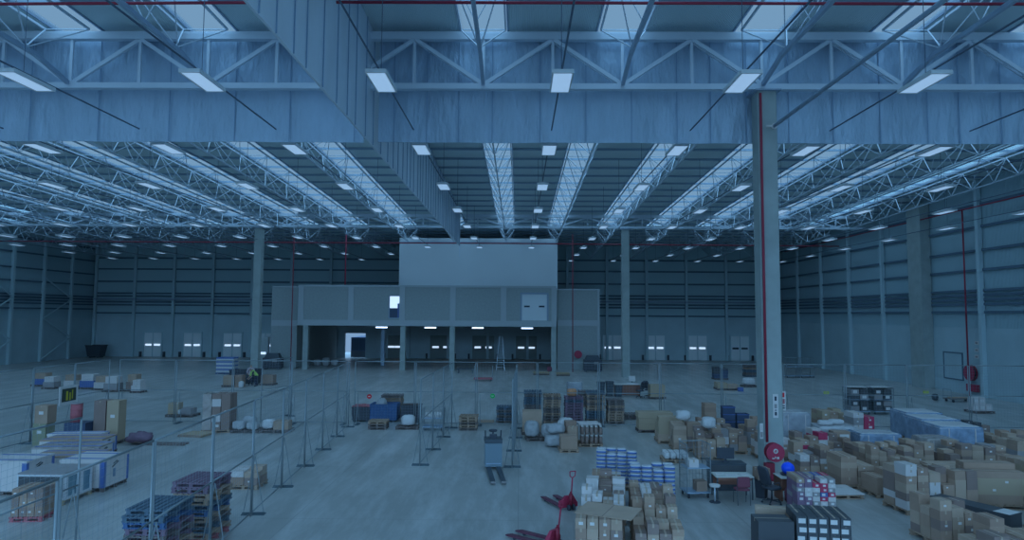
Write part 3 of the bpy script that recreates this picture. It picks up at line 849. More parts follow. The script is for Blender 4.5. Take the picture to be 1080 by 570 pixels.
def make_carton(x, y, z, w, d, h, rz, m, label, group=None, lab=None, tape='tape', name='carton'):
    b = MB(); g = .024; f = .005
    b.box(-w / 2, -d / 2, 0, w / 2, d / 2, h - f)
    if w >= d:
        b.box(-w / 2, -d / 2, h - f, w / 2, -g, h); b.box(-w / 2, g, h - f, w / 2, d / 2, h)
    else:
        b.box(-w / 2, -d / 2, h - f, -g, d / 2, h); b.box(g, -d / 2, h - f, w / 2, d / 2, h)
    o = b.build(name, m, None, (x, y, z), rz); tag(o, label, 'carton' if name == 'carton' else name.replace('_', ' '), group)
    if tape:
        t = MB(); dr = min(.09, h * .4); e = .0015
        if w >= d:
            t.box(-w / 2, -g, h - f, w / 2, g, h - .001)
            for s in (-1, 1): t.box(min(s * w / 2, s * (w / 2 + e)), -g, h - dr, max(s * w / 2, s * (w / 2 + e)), g, h - .001)
        else:
            t.box(-g, -d / 2, h - f, g, d / 2, h - .001)
            for s in (-1, 1): t.box(-g, min(s * d / 2, s * (d / 2 + e)), h - dr, g, max(s * d / 2, s * (d / 2 + e)), h - .001)
        t.build('tape', tape, o)
    if lab:
        fx, fz, s = lab
        MB().box(fx - s * .5, -d / 2 - .002, max(.01, fz - s * .35), fx + s * .5, -d / 2, min(h - .02, fz + s * .35)).build('shipping_label', 'paper', o)
    return o
def level_word(i, n):
    if n == 1: return 'in the single layer'
    if i == n - 1: return 'topmost'
    return ['bottom', 'second up', 'third up', 'fourth up', 'fifth up', 'sixth up', 'seventh up', 'eighth up', 'ninth up'][i]
def xword(i, n):
    if n == 1: return ''
    if i == 0: return 'fence side'
    if i == n - 1: return 'wall side'
    if 2 * i + 1 == n: return 'middle'
    return 'inner fence side' if 2 * i + 1 < n else 'inner wall side'
def yword(j, n):
    if n == 1: return ''
    if j == 0: return 'front'
    if j == n - 1: return 'rear'
    return 'middle row' if n == 3 else ORD[j] + ' row back'
def grid_load(o, W, D, rz, nx, ny, H, phrase, mats=TAN, hr=(.25, .4), var=.12, z0=PH + .001, pal='pal_wood', rnd=None, labs=.35, skip=None, fixed=None, group=None, name='carton', jit=.006, tape='tape', lsz=(.25, .45)):
    if len(phrase.split()) > 6: print('PHRASE', phrase)
    """cartons on a pallet; o = front centre on the floor"""
    rnd = rnd or RND
    if pal:
        c = L2W(o, rz, 0, D / 2)
        pallet(c.x, c.y, 0, rz, pal, 'wooden pallet under the ' + phrase, None, max(W, .6) + .04, D + .04)
    cw, cd = W / nx, D / ny
    for i in range(nx):
        for j in range(ny):
            tgt = H * (1 + rnd.uniform(-var, var)) - z0
            if fixed: hs = [fixed] * max(1, round(tgt / fixed))
            else:
                hs = []; s = 0
                while s < tgt - .1:
                    h = min(rnd.uniform(*hr), max(.15, tgt - s)); hs.append(h); s += h
            z = z0
            for k, h in enumerate(hs):
                inner = 0 < i < nx - 1 and 0 < j < ny - 1 and k < len(hs) - 1
                back_hidden = ny > 2 and j == ny - 1 and 0 < i < nx - 1 and k < len(hs) - 1
                if not (inner or back_hidden) and not (skip and skip(i, j, k, len(hs))):
                    w, d = cw * rnd.uniform(.9, .965), cd * rnd.uniform(.9, .965)
                    m = mats(i, j, k, len(hs)) if callable(mats) else rnd.choice(mats)
                    p = L2W(o, rz, -W / 2 + cw * (i + .5) + rnd.uniform(-jit, jit) * .5, cd * (j + .5) + rnd.uniform(-jit, jit) * .5)
                    pos = ', '.join(q for q in (level_word(k, len(hs)), (yword(j, ny) + ' ' + xword(i, nx)).strip()) if q)
                    lab = '%s carton, %s, %s%s' % (CNAME.get(m, 'tan'), pos, 'on the ' if pal else 'in the ', phrase)
                    carton(p.x, p.y, z, w, d, h, rz + rnd.uniform(-.01, .01), m, lab, group, (rnd.uniform(-.15, .15) * w, h * .5, min(w, h) * rnd.uniform(*lsz)) if rnd.random() < labs else None, tape, name,
                           (1.0 if j == 0 or k == len(hs) - 1 else (.35 if i in (0, nx - 1) else .08)) * (.5 if j > 1 else 1))
                z += h + .001
def wrapped(o, W, D, H, rz, m, label, cap='film_white', pal='pal_wood', rnd=None, bulge=.03, z0=PH + .001, strap=True):
    rnd = rnd or RND
    c = L2W(o, rz, 0, D / 2)
    if pal: pallet(c.x, c.y, 0, rz, pal, 'wooden pallet under the ' + label, None, W, D)
    mb = MB(); n = 40; lv = 12; r = .06
    base = []
    for q in range(4):
        sx, sy = ((1, 1), (-1, 1), (-1, -1), (1, -1))[q]
        a0 = q * PI / 2
        for i in range(n // 4):
            if i < 3: a = a0 + PI / 2 * i / 2; base.append((sx * (W / 2 - r) + r * math.cos(a), sy * (D / 2 - r) + r * math.sin(a)))
            else:
                f = (i - 2) / (n // 4 - 2); nx_, ny_ = ((-1, 1), (-1, -1), (1, -1), (1, 1))[q]
                a = a0 + PI / 2
                p0 = (sx * (W / 2 - r) + r * math.cos(a), sy * (D / 2 - r) + r * math.sin(a)); p1 = (nx_ * (W / 2 - r) + r * math.cos(a), ny_ * (D / 2 - r) + r * math.sin(a))
                base.append((p0[0] + (p1[0] - p0[0]) * f, p0[1] + (p1[1] - p0[1]) * f))
    vs = []
    for l in range(lv + 1):
        z = z0 + (H - z0) * l / lv
        k = 1 - .02 * (1 if l in (0, lv) else 0) + bulge * .25 * math.sin(PI * l / lv)
        for x, y in base:
            q = k + rnd.uniform(-.009, .009); vs.append((x * q, y * q, z))
    N = len(base)
    mb.add(vs, [(l * N + i, l * N + (i + 1) % N, (l + 1) * N + (i + 1) % N, (l + 1) * N + i) for l in range(lv) for i in range(N)], 0, True)
    mb.add([vs[lv * N + i] for i in range(N)], [tuple(range(N))], 0)
    o_ = mb.build('wrapped_load', m, None, (c.x, c.y, 0), rz); tag(o_, label, 'wrapped load')
    # top sheet, creased
    t = MB(); nx, ny = 12, 12; vs = []
    for j in range(ny + 1):
        for i in range(nx + 1):
            u, v = i / nx * 2 - 1, j / ny * 2 - 1
            e = max(abs(u), abs(v)); z = H + .012 + rnd.uniform(0, .02) - (.09 if e > .99 else 0)
            vs.append((u * W * .505, v * D * .505, z))
    fs = [(j * (nx + 1) + i, j * (nx + 1) + i + 1, (j + 1) * (nx + 1) + i + 1, (j + 1) * (nx + 1) + i) for j in range(ny) for i in range(nx)]
    t.add(vs, fs, 0, False)
    t.build('top_sheet', cap, o_)
    if strap:
        for f in (-.3, .3):
            MB().box(W * f - .02, -D * .515, z0 + .05, W * f + .02, -D * .508, H - .05).build('strap', 'card_white', o_)
    return o_
_sack = [MB().blob((0, 0, .062), (.345, .3, .125), .5, 16, 7, 0, .02, random.Random(i), 0, (2, -.45, .3, 1)).mesh('sack', ['sack_white', 'sack_blue']) for i in range(3)]
_packm = MB().blob((0, 0, .085), (.36, .26, .17), .3, 16, 6, 0, .0, None, 0, (0, -.55, .4, 1)).mesh('goods_pack', ['sack_white', 'sack_blue'])
def sack_load(o, rz, nx, ny, nl, phrase, rnd, step=.128, pal='pal_wood'):
    c = L2W(o, rz, 0, .5); pallet(c.x, c.y, 0, rz, pal, 'wooden pallet under the ' + phrase, None, 1.3, 1.1)
    for k in range(nl):
        for i in range(nx):
            for j in range(ny):
                if k == nl - 1 and rnd.random() < .3: continue
                if 0 < i < nx - 1 and j > 0 and k < nl - 2: continue
                p = L2W(o, rz, (i - (nx - 1) / 2) * .352, .1 + (j + .5) * .4)
                s = link('sack', rnd.choice(_sack), None, (p.x, p.y, PH + k * step + .006), rz + rnd.uniform(-.05, .05))
                tag(s, 'white and blue sack, %s layer, %s %s, on the %s' % (ORD[k], yword(j, ny), xword(i, nx), phrase), 'sack', 'white and blue sacks on the ' + phrase)
def bag(name, x, y, z, d, m, label, seed, rz=0.0, cat='bag', e=.58):
    o = MB().blob((0, 0, d[2] / 2 * 1.07), d, e, 20, 11, 0, .075, random.Random(seed)).build(name, m, None, (x, y, z), rz); tag(o, label, cat)
    MB().blob((0, 0, d[2] * .98), (d[0] * .16, d[1] * .16, d[2] * .2), .8, 10, 6, 0, .05, random.Random(seed + 1)).build('tied_neck', m, o)
    return o
def pallet_stack(o, rz, n, mats, phrase, rnd, w=1.2, d=1.0, jit=.03, group=None):
    for k in range(n):
        c = L2W(o, rz, rnd.uniform(-jit, jit), d / 2 + rnd.uniform(-jit, jit))
        m = mats[k] if k < len(mats) and isinstance(mats, list) and len(mats) >= n else rnd.choice(mats)
        cn = {'pal_wood': 'plain', 'pal_old': 'weathered', 'pal_yellow': 'new pale', 'pal_purple': 'purple', 'pal_blue': 'blue', 'pal_red': 'red', 'pal_teal': 'teal', 'pal_orange': 'orange'}[m]
        lv = 'top' if k == n - 1 else ('bottom' if k == 0 else ORD[k] + ' from the bottom')
        pallet(c.x, c.y, k * (PH + .001), rz + rnd.uniform(-.03, .03), m, '%s wooden pallet, %s, of the %s' % (cn, lv, phrase), group, w, d)
# ================================================================ goods: places
def g(px, py): 
    p = G(px, py); return (p.x, p.y)
r1 = random.Random(3)
# ---- two rows of mixed loads along the aisle
def row(y, a, b): return a + (y - 16.6) * b
RZL = -.15
o = (row(16.3, 1.98, .18), 16.3)
grid_load(o, 1.14, 1.1, RZL, 4, 3, 1.105, 'load under the cardboard sheet', fixed=.24, var=.01, rnd=r1)
o2 = L2W(o, RZL, .22, .72)
sh = MB(); W_, D_ = .72, .55
sh.box(-W_, -D_, 0, W_, D_, .012); s_ = sh.build('cardboard_sheet', 'carton2', None, (o2.x, o2.y, 1.115), -.42); tag(s_, 'large loose cardboard sheet lying across the front load of cartons', 'cardboard sheet')
MB().box(-.01, -D_, .012, .01, D_, .0135).build('fold_line', 'carton3', s_)
o = (row(17.9, 1.98, .18), 17.9)
grid_load(o, 1.14, 1.05, RZL, 4, 3, 1.2, 'load behind the cardboard sheet', lambda i, j, k, n: 'card_white' if (k == n - 1 and (i + j) % 3 != 2) else r1.choice(TAN), hr=(.16, .3), var=.2, rnd=r1)
o = (row(19.55, 1.98, .18), 19.55)
grid_load(o, 1.14, 1.05, RZL, 3, 3, 1.18, 'load third from the cardboard sheet', lambda i, j, k, n: ('card_white' if i != 1 else 'carton3') if k == n - 1 else r1.choice(TAN), hr=(.18, .34), var=.15, rnd=r1)
for i, (dx, dy, k) in enumerate(((-.38, .25, 0), (-.38, .25, 1), (.38, .3, 0), (.38, .3, 1), (.38, .75, 0))):
    pass
o = (row(21.4, 1.9, .18), 21.4)
grid_load(o, .95, 1.0, RZL, 3, 2, .85, 'low load before the far sacks', TAN + ['card_white'], hr=(.22, .36), var=.12, rnd=r1)
o = (row(23.4, 2.15, .18), 23.3)
sack_load(o, RZL, 4, 2, 9, 'far blue sack load', r1)
p = L2W(o, RZL, .25, .4)
RZR = -.1
o = (row(16.2, 3.42, .14), 16.2)
grid_load(o, 1.16, 1.1, RZR, 4, 3, .9, 'load across from the cardboard sheet', TAN + ['carton2'], hr=(.15, .27), var=.22, rnd=r1)
o = (row(17.75, 3.42, .14), 17.75)
grid_load(o, 1.16, 1.1, RZR, 4, 3, 1.02, 'load second before the near sacks', TAN + ['carton2'], hr=(.15, .27), var=.22, rnd=r1)
o = (row(19.3, 3.42, .14), 19.3)
grid_load(o, 1.2, 1.05, RZR, 4, 3, .98, 'load right before the near sacks', lambda i, j, k, n: 'card_white' if (i == 1 and k == n - 1) else r1.choice(TAN), hr=(.16, .3), var=.18, rnd=r1)
o = (row(21.0, 3.56, .14), 21.0)
sack_load(o, RZR, 4, 2, 9, 'near blue sack load', r1)

# ---- long cartons and the mixed goods between the rows and the big reel column
r2 = random.Random(5)
o = g(693, 457); pallet(o[0], o[1] + .5, 0, 0, 'pal_old', 'weathered pallet under the three long pale cartons', None, 1.9, .95)
for k, (w, dx) in enumerate(((1.82, 0), (1.86, .03), (1.78, -.05))):
    carton(o[0] + dx, o[1] + .5, PH + k * .29, w, .86, .28, 0, 'card_yellow', 'long pale yellow carton, %s of the three stacked by the cross fence' % ('lowest', 'middle', 'topmost')[k], None, None, 'tape')
for n, (x, y, W, D, H, nx, ny, ph, ms) in enumerate((
    (7.15, 31.6, 1.25, 1.2, 1.12, 1, 2, 'load next to three long cartons', ['card_yellow', 'carton2', 'carton0']),
    (7.45, 29.85, 1.2, 1.2, 1.1, 2, 3, 'load under the first white bundle', TAN),
    (8.05, 28.2, 1.15, 1.1, 1.05, 3, 3, 'load under the second white bundle', TAN),
    (9.05, 31.5, 1.2, 1.2, .98, 3, 3, 'load behind the white bundles', TAN + ['card_white', 'card_grey']),
    (9.35, 29.4, 1.2, 1.2, .95, 3, 3, 'load behind the roll cage', TAN + ['card_white', 'card_grey']),
    (11.05, 30.9, 1.2, 1.2, 1.15, 3, 3, 'load before the blue crates', TAN + ['card_grey', 'card_black']),
    (10.72, 28.2, 1.2, 1.2, 1.05, 3, 3, 'load behind the reel column', TAN + ['card_white']),
    (12.55, 32.9, 1.2, 1.2, 1.05, 3, 2, 'load beside the grey wrapped load', TAN + ['card_black']),
    (9.65, 33.9, .62, .6, 1.62, 1, 1, 'tall stack before the cross fence', ['carton0', 'carton1']))):
    grid_load((x, y), W, D, -.06 if n < 3 else .04, nx, ny, H, ph, ms, hr=(.18, .34), var=.24, rnd=r2)
bag('plastic_bundle', 7.4, 30.35, 1.3, (.62, .55, .42), 'bag_white', 'white plastic bundle on the first carton load by the aisle', 21)
bag('plastic_bundle', 8.05, 28.6, 1.25, (.55, .5, .45), 'bag_white', 'white plastic bundle on the second carton load by the aisle', 22)
for n_, (bx, by) in enumerate(((10.6, 34.2), (11.3, 34.2))):
    for k in range(4 - n_):
        q = thing('plastic_crate', 'dark blue plastic crate, %s up, %s stack before the cross fence' % (ORD[k], ('taller', 'shorter')[n_]), 'crate', (bx, by, k * .36))
        m = MB(); m.box(-.3, -.22, 0, .3, .22, .03); m.box(-.3, -.22, .03, .3, -.2, .35); m.box(-.3, .2, .03, .3, .22, .35); m.box(-.3, -.2, .03, -.28, .2, .35); m.box(.28, -.2, .03, .3, .2, .35)
        m.build('shell', 'truck_blue', q); MB().box(-.32, -.24, .29, .32, -.22, .33).box(-.32, .22, .29, .32, .24, .33).build('rim', 'card_blue', q)
# low pallet of shrink-wrapped packs by the aisle
o = g(714, 489.5); pallet(o[0], o[1] + .5, 0, -.05, 'pal_wood', 'pallet under the low layer of pale packs by the aisle', None, 1.05, .9)
for i in range(4):
    for j in range(3):
        p = L2W(o, -.05, -.37 + i * .245, .22 + j * .28)
        b = link('goods_pack', MB().blob((0, 0, .13), (.23, .26, .25), .4, 14, 6, 0, .01, r2, 0, (2, -.3, .3, 1)).mesh('goods_pack', ['bag_white', 'carton4']), None, (p.x, p.y, PH + .005), 0)
        tag(b, 'pale shrink-wrapped pack, %s, on the low aisle pallet' % (yword(j, 3) + ' ' + xword(i, 4)), 'pack', 'packs on the low aisle pallet')

# ---- roll cage
def roll_cage(x, y, rz, label, w=.8, d=.7, h=1.75, m='galv'):
    t = thing('roll_cage', label, 'roll cage', (x, y, 0), rz)
    b = MB().box(-w / 2, -d / 2, .16, w / 2, d / 2, .2); b.build('base', 'steel_mid', t)
    for sx in (-1, 1):
        for sy in (-1, 1):
            c = MB(); cx, cy = sx * (w / 2 - .07), sy * (d / 2 - .07)
            c.cyl((cx - .02, cy, .06), (cx + .02, cy, .06), .06, n=12); c.box(cx - .03, cy - .03, .09, cx + .03, cy + .03, .16); c.build('caster', 'black_plastic', t)
    for nm, (a, bb) in {'side_panel': ((-1, -1), (-1, 1)), 'other_side_panel': ((1, -1), (1, 1)), 'back_panel': ((-1, 1), (1, 1))}.items():
        p0, p1 = Vector((a[0] * w / 2, a[1] * d / 2, 0)), Vector((bb[0] * w / 2, bb[1] * d / 2, 0))
        mb = MB()
        for p in (p0, p1): mb.cyl((p.x, p.y, .2), (p.x, p.y, h), .016, n=6)
        mb.cyl((p0.x, p0.y, h), (p1.x, p1.y, h), .016, n=6)
        for i in range(1, 7):
            q = p0.lerp(p1, i / 7); mb.cyl((q.x, q.y, .2), (q.x, q.y, h), .006, n=4)
        for k in range(1, 7): mb.cyl((p0.x, p0.y, .2 + (h - .2) * k / 7), (p1.x, p1.y, .2 + (h - .2) * k / 7), .006, n=4)
        mb.build('side_panel' if 'side' in nm else 'back_panel', m, t)
    MB().box(-w / 2 + .01, -d / 2, h * .55, w / 2 - .01, d / 2, h * .55 + .02).build('shelf', 'steel_mid', t)
    return t
o = g(747, 527)
o = (o[0] - .32, o[1])
roll_cage(o[0], o[1] + .4, .12, 'tall empty-fronted wire roll cage beside the packing table')
p = L2W((o[0], o[1] + .4), .12, .15, -.05); carton(p.x, p.y, .201, .36, .36, .32, .12, 'carton1', 'brown carton on the base of the tall wire roll cage')
p = L2W((o[0], o[1] + .4), .12, -.12, -.05); carton(p.x, p.y, 1.75 * .55 + .021, .33, .36, .25, .12, 'card_white', 'white carton on the shelf of the tall wire roll cage')

# ---- packing table, chairs, stool
o = g(778, 530); TX, TY = o[0], o[1] + .55
t = thing('packing_table', 'dark legged packing table with a pale top beside the reel column', 'table', (TX, TY, 0))
MB().box(-.62, -.35, .72, .62, .35, .75).build('table_top', 'desk_top', t)
for sx in (-1, 1):
    for sy in (-1, 1): link('leg', MB().box(-.02, -.02, 0, .02, .02, .72).mesh('leg', 'dark_steel'), t, (sx * .57, sy * .3, 0))
MB().box(-.55, .28, .35, .55, .3, .72).build('modesty_panel', 'desk_wood', t)
MB().box(-.55, -.3, .62, .55, .3, .72).build('apron', 'desk_wood', t)
for i, (dx, dy, a, w, m) in enumerate(((-.4, .1, .2, .32, 'white'), (-.05, -.12, -.1, .4, 'white'), (.37, -.05, .3, .28, 'white'))):
    s = MB().box(-w / 2, -.12, 0, w / 2, .12, .012 + .004 * i).build('paper_sheaf', m, None, (TX + dx, TY + dy, .751), a)
    tag(s, 'sheaf of white papers on the packing table, %s' % ('end towards the roll cage', 'in its middle', 'end towards the reel column')[i], 'papers')
    MB().box(-w * .3, -.06, .012 + .004 * i, w * .3, -.04, .0125 + .004 * i).build('printed_line', 'card_grey', s)
t = thing('chair', 'plain chair with maroon back in front of the packing table', 'chair', (TX + .08, TY - .72, 0))
MB().blob((0, .02, .46), (.44, .42, .06), .3, 16, 5).build('seat', 'seat_red', t)
MB().blob((0, -.2, .72), (.44, .05, .34), .35, 16, 7).build('backrest', 'seat_red', t)
for sx in (-1, 1):
    MB().tube([(sx * .2, -.24, 0), (sx * .2, -.19, .45), (sx * .2, -.23, .85)], .012, 6).build('leg', 'dark_steel', t)
    MB().tube([(sx * .2, .2, 0), (sx * .2, .18, .43)], .012, 6).build('leg', 'dark_steel', t)
o = g(755, 531)
t = thing('round_stool', 'small white topped pedestal stool between roll cage and packing table', 'stool', (o[0], o[1] + .1, 0))
MB().cyl((0, 0, .5), (0, 0, .56), .17, n=20).build('seat', 'white', t); MB().cyl((0, 0, .03), (0, 0, .5), .025).build('stem', 'steel', t); MB().cyl((0, 0, 0), (0, 0, .03), .18, .16, n=20).build('foot', 'black_plastic', t)
# computer and carton next to the column
t = thing('computer_monitor', 'black monitor on the dark cabinet behind the packing table', 'monitor', (TX + .15, TY + 1.15, .92))
MB().box(-.3, -.02, .1, .3, .02, .48).build('screen', 'black_plastic', t); MB().box(-.04, -.01, .02, .04, .03, .12).build('neck', 'black_plastic', t); MB().box(-.12, -.08, 0, .12, .1, .02).build('stand', 'black_plastic', t)
t = thing('low_cabinet', 'dark low cabinet behind the packing table', 'cabinet', (TX + .15, TY + 1.1, 0))
MB().box(-.6, -.28, .05, .6, .28, .89).build('body', 'dark_steel', t); MB().box(-.62, -.3, .89, .62, .3, .92).build('top', 'dark_steel', t)
MB().box(-.58, -.3, .1, -.01, -.28, .86).build('door', 'card_black', t); MB().box(.01, -.3, .1, .58, -.28, .86).build('door', 'card_black', t); MB().box(-.58, -.26, 0, .58, .26, .05).build('plinth', 'black_plastic', t)
carton(TX + .98, TY + .02, 0.62, .42, .4, .36, .1, 'carton1', 'orange brown carton on the black bin by the reel column')
t = thing('black_bin', 'black plastic bin under a brown carton by the reel column', 'bin', (TX + .98, TY + .02, 0), .1)
MB().cyl((0, 0, 0), (0, 0, .6), .2, .24, n=4).build('body', 'black_plastic', t); MB().box(-.21, -.21, .59, .21, .21, .62).build('lid', 'dark_steel', t)
# office chair
o = g(818, 534); 
def office_chair(x, y, rz, label):
    t = thing('office_chair', label, 'chair', (x, y, 0), rz)
    MB().blob((0, 0, .5), (.5, .5, .1), .4, 16, 6).build('seat', 'black_plastic', t)
    bk = MB().blob((0, 0, 0), (.46, .09, .62), .4, 16, 8).build('backrest', 'black_plastic', t, (0, -.3, .9)); bk.rotation_euler = (.32, 0, 0)
    MB().cyl((0, 0, .1), (0, 0, .46), .03).build('gas_stem', 'dark_steel', t)
    MB().bar((0, -.2, .48), (0, -.27, .72), .06, .03).build('back_support', 'dark_steel', t)
    for i in range(5):
        a = i * 2 * PI / 5 + .3; c, s = math.cos(a), math.sin(a)
        l = MB().bar((0, 0, .1), (.3 * c, .3 * s, .08), .04, .03).build('star_leg', 'dark_steel', t)
        MB().cyl((.3 * c - .02, .3 * s, .03), (.3 * c + .02, .3 * s, .03), .03, n=8).build('caster', 'black_plastic', l)
    for sx in (-1, 1): MB().tube([(sx * .26, .1, .5), (sx * .28, .05, .7), (sx * .28, -.2, .7)], .015, 6).build('armrest', 'black_plastic', t)
    return t
office_chair(o[0], o[1] + .3, -1.15, 'black reclined office chair between the two desks by the reel column')
# desk with the blue ball
o = g(842, 531); DX, DY = o[0] + .12, o[1] + .5
t = thing('desk', 'narrow desk with pale edge beside the reel column', 'desk', (DX, DY, 0))
MB().box(-.6, -.35, .72, .6, .35, .75).build('desk_top', 'desk_top', t); MB().box(-.58, -.33, 0, -.54, .33, .72).build('side_panel', 'desk_wood', t); MB().box(.54, -.33, 0, .58, .33, .72).build('side_panel', 'desk_wood', t); MB().box(-.54, .2, .2, .54, .22, .72).build('back_panel', 'desk_wood', t)
t = thing('blue_ball', 'shiny bright blue ball on a dark tray on the desk', 'ball', (DX - .2, DY + .08, .752))
MB().cyl((0, 0, 0), (0, 0, .05), .22, .26, n=24).build('tray', 'black_plastic', t)
MB().blob((0, 0, .22), (.42, .42, .4), 1.0, 28, 16).build('shell', 'ball_blue', t)
bag('red_bag', DX - .38, DY - .55, 0, (.34, .3, .5), 'seat_red', 'maroon bag on the floor in front of the desk', 31, 0, 'bag')
s = MB().box(-.2, -.14, 0, .2, .14, .03).build('paper_sheaf', 'white', None, (DX + .32, DY - .1, .752), .2); tag(s, 'pile of white papers beside the blue ball on the desk', 'papers')
MB().box(-.12, -.06, .03, .12, -.03, .031).build('printed_line', 'card_grey', s)

# ---- coloured drink packs, dark cases, black box in the near corner
r3 = random.Random(8)
o = g(862, 549)
pal_c = ['card_purple', 'card_grey', 'card_red', 'card_white']
grid_load((o[0], o[1]), 1.12, .95, -.06, 5, 2, 1.16, 'coloured drink pack load', lambda i, j, k, n: ('carton4' if (k == n - 1 and i == 0) else [['card_purple', 'card_purple', 'card_grey'], ['card_grey', 'card_white', 'card_purple'], ['card_red', 'card_white', 'card_grey'], ['card_white', 'card_blue', 'card_red'], ['card_white', 'card_grey', 'card_red']][i][r3.randrange(3)]), fixed=.13, var=.06, rnd=r3, labs=.8, lsz=(.5, .8), tape='tape_clear')
o = g(872, 592)
grid_load((o[0], o[1] + .1), 1.3, 1.1, -.14, 5, 3, 1.02, 'load of dark labelled cases', ['card_black'], fixed=.215, var=.02, rnd=r3, labs=1.0, lsz=(.72, .78), tape=None, skip=lambda i, j, k, n: j == 2 and k < n - 1)
carton(G(822, 585).x - .1, 17.45, 0, .88, .66, .84, -.05, 'card_black', 'big plain black carton near the dark cases')
carton(6.45, 16.45, 0, .42, .36, .5, .1, 'card_white', 'white carton on the floor before the big black carton', None, (0, .3, .2))
carton(6.95, 18.5, 0, .98, .3, .82, -.3, 'carton2', 'long upright pale carton behind the big black carton')
# white covered pallet
o = g(896, 526)
o = (o[0] - .12, o[1] - .1); pallet(o[0], o[1] + .55, 0, .05, 'pal_wood', 'pallet under the flat white sheet in the side aisle', None, 1.05, 1.15)
s = MB().box(-.54, -.6, 0, .54, .6, .03).box(-.54, -.6, .03, .54, -.3, .034).box(-.5, .1, .03, .54, .6, .036).build('white_board', 'white', None, (o[0], o[1] + .55, PH + .001), .05); tag(s, 'flat white board lying on a pallet in the side aisle', 'board')

# ---- goods on the wall side
r4 = random.Random(12)
wrapped(g(841, 471), 1.35, 1.2, 1.5, .03, 'film', 'grey stretch-wrapped load with pale top behind the reel column', rnd=r4)
grid_load((16.0, 34.2), 1.3, 1.2, .05, 3, 2, 1.25, 'load behind the red cartons', ['card_yellow', 'carton2', 'carton0'], hr=(.25, .4), rnd=r4)
grid_load((16.55, 32.4), 1.05, .9, .05, 2, 1, 1.3, 'load with the red cartons', lambda i, j, k, n: 'card_red' if i == 1 else ('card_white' if k % 2 else 'card_grey'), hr=(.3, .42), rnd=r4, labs=.8)
wrapped((14.4, 30.5), 1.7, 1.3, 1.0, -.05, 'film_white', 'white wrapped load with lumpy top beside the grey wrapped load', rnd=r4)
for i, (dx, dy, w) in enumerate(((-.35, .5, .6), (.3, .8, .6))):
    bag('foam_block', 14.4 + dx, 30.5 + dy, 1.04, (w, .4, .2), 'bag_white', 'white foam bundle on the white wrapped load, %s' % ('towards the reel column', 'towards the side wall')[i], 40 + i, 0, 'bundle', .4)
carton(13.1, 30.1, 0, .5, .5, .62, .1, 'card_grey', 'grey carton under the small red carton by the wrapped load')
carton(13.1, 30.1, .625, .4, .38, .42, .1, 'card_red', 'small bright red carton with a white panel by the grey wrapped load', None, (0, .2, .22))
carton(14.05, 29.65, 0, .7, .5, 1.0, 0, 'carton0', 'tan carton with white panel in front of the white wrapped load', None, (.1, .75, .4))
wrapped(g(930, 483), 1.75, 1.2, .98, -.05, 'film_blue', 'pale blue wrapped load with white top beside the tan wrapped load', rnd=r4)
wrapped((17.25, 27.55), 1.3, 1.2, 1.02, -.04, 'film_tan', 'tan wrapped load between the pale blue and dark blue loads', 'film_tan', rnd=r4)
o = (13.9, 27.0)
t = thing('wooden_crate', 'brown wooden crate in front of the pale blue wrapped load', 'crate', (o[0], o[1] + .45, 0), .04)
m = MB()
for k in range(4): m.box(-.52, -.42, .1 + k * .19, .52, -.4, .27 + k * .19); m.box(-.52, .4, .1 + k * .19, .52, .42, .27 + k * .19); m.box(-.52, -.4, .1 + k * .19, -.5, .4, .27 + k * .19); m.box(.5, -.4, .1 + k * .19, .52, .4, .27 + k * .19)
m.build('slatted_side', 'carton3', t); MB().box(-.53, -.43, .85, .53, .43, .88).build('lid', 'carton1', t)
for x in (-.45, .45): link('batten', MB().box(-.05, -.44, 0, .05, .44, .1).mesh('batten', 'carton3'), t, (x, 0, 0))
for x in (-.48, .48): link('corner_post', MB().box(-.04, -.44, .1, .04, -.42, .85).mesh('corner_post', 'carton1'), t, (x, 0, 0))
for i, (x, y) in enumerate(((18.9, 28.9), (19.35, 31.0), (19.85, 33.1))):
    wrapped((x, y), 1.8, 1.55, 1.32, -.05, 'film_blue', 'dark blue wrapped load by the side wall, %s' % ('next to the cartons', 'middle one', 'towards the dock wall')[i], 'bag_white', rnd=r4)
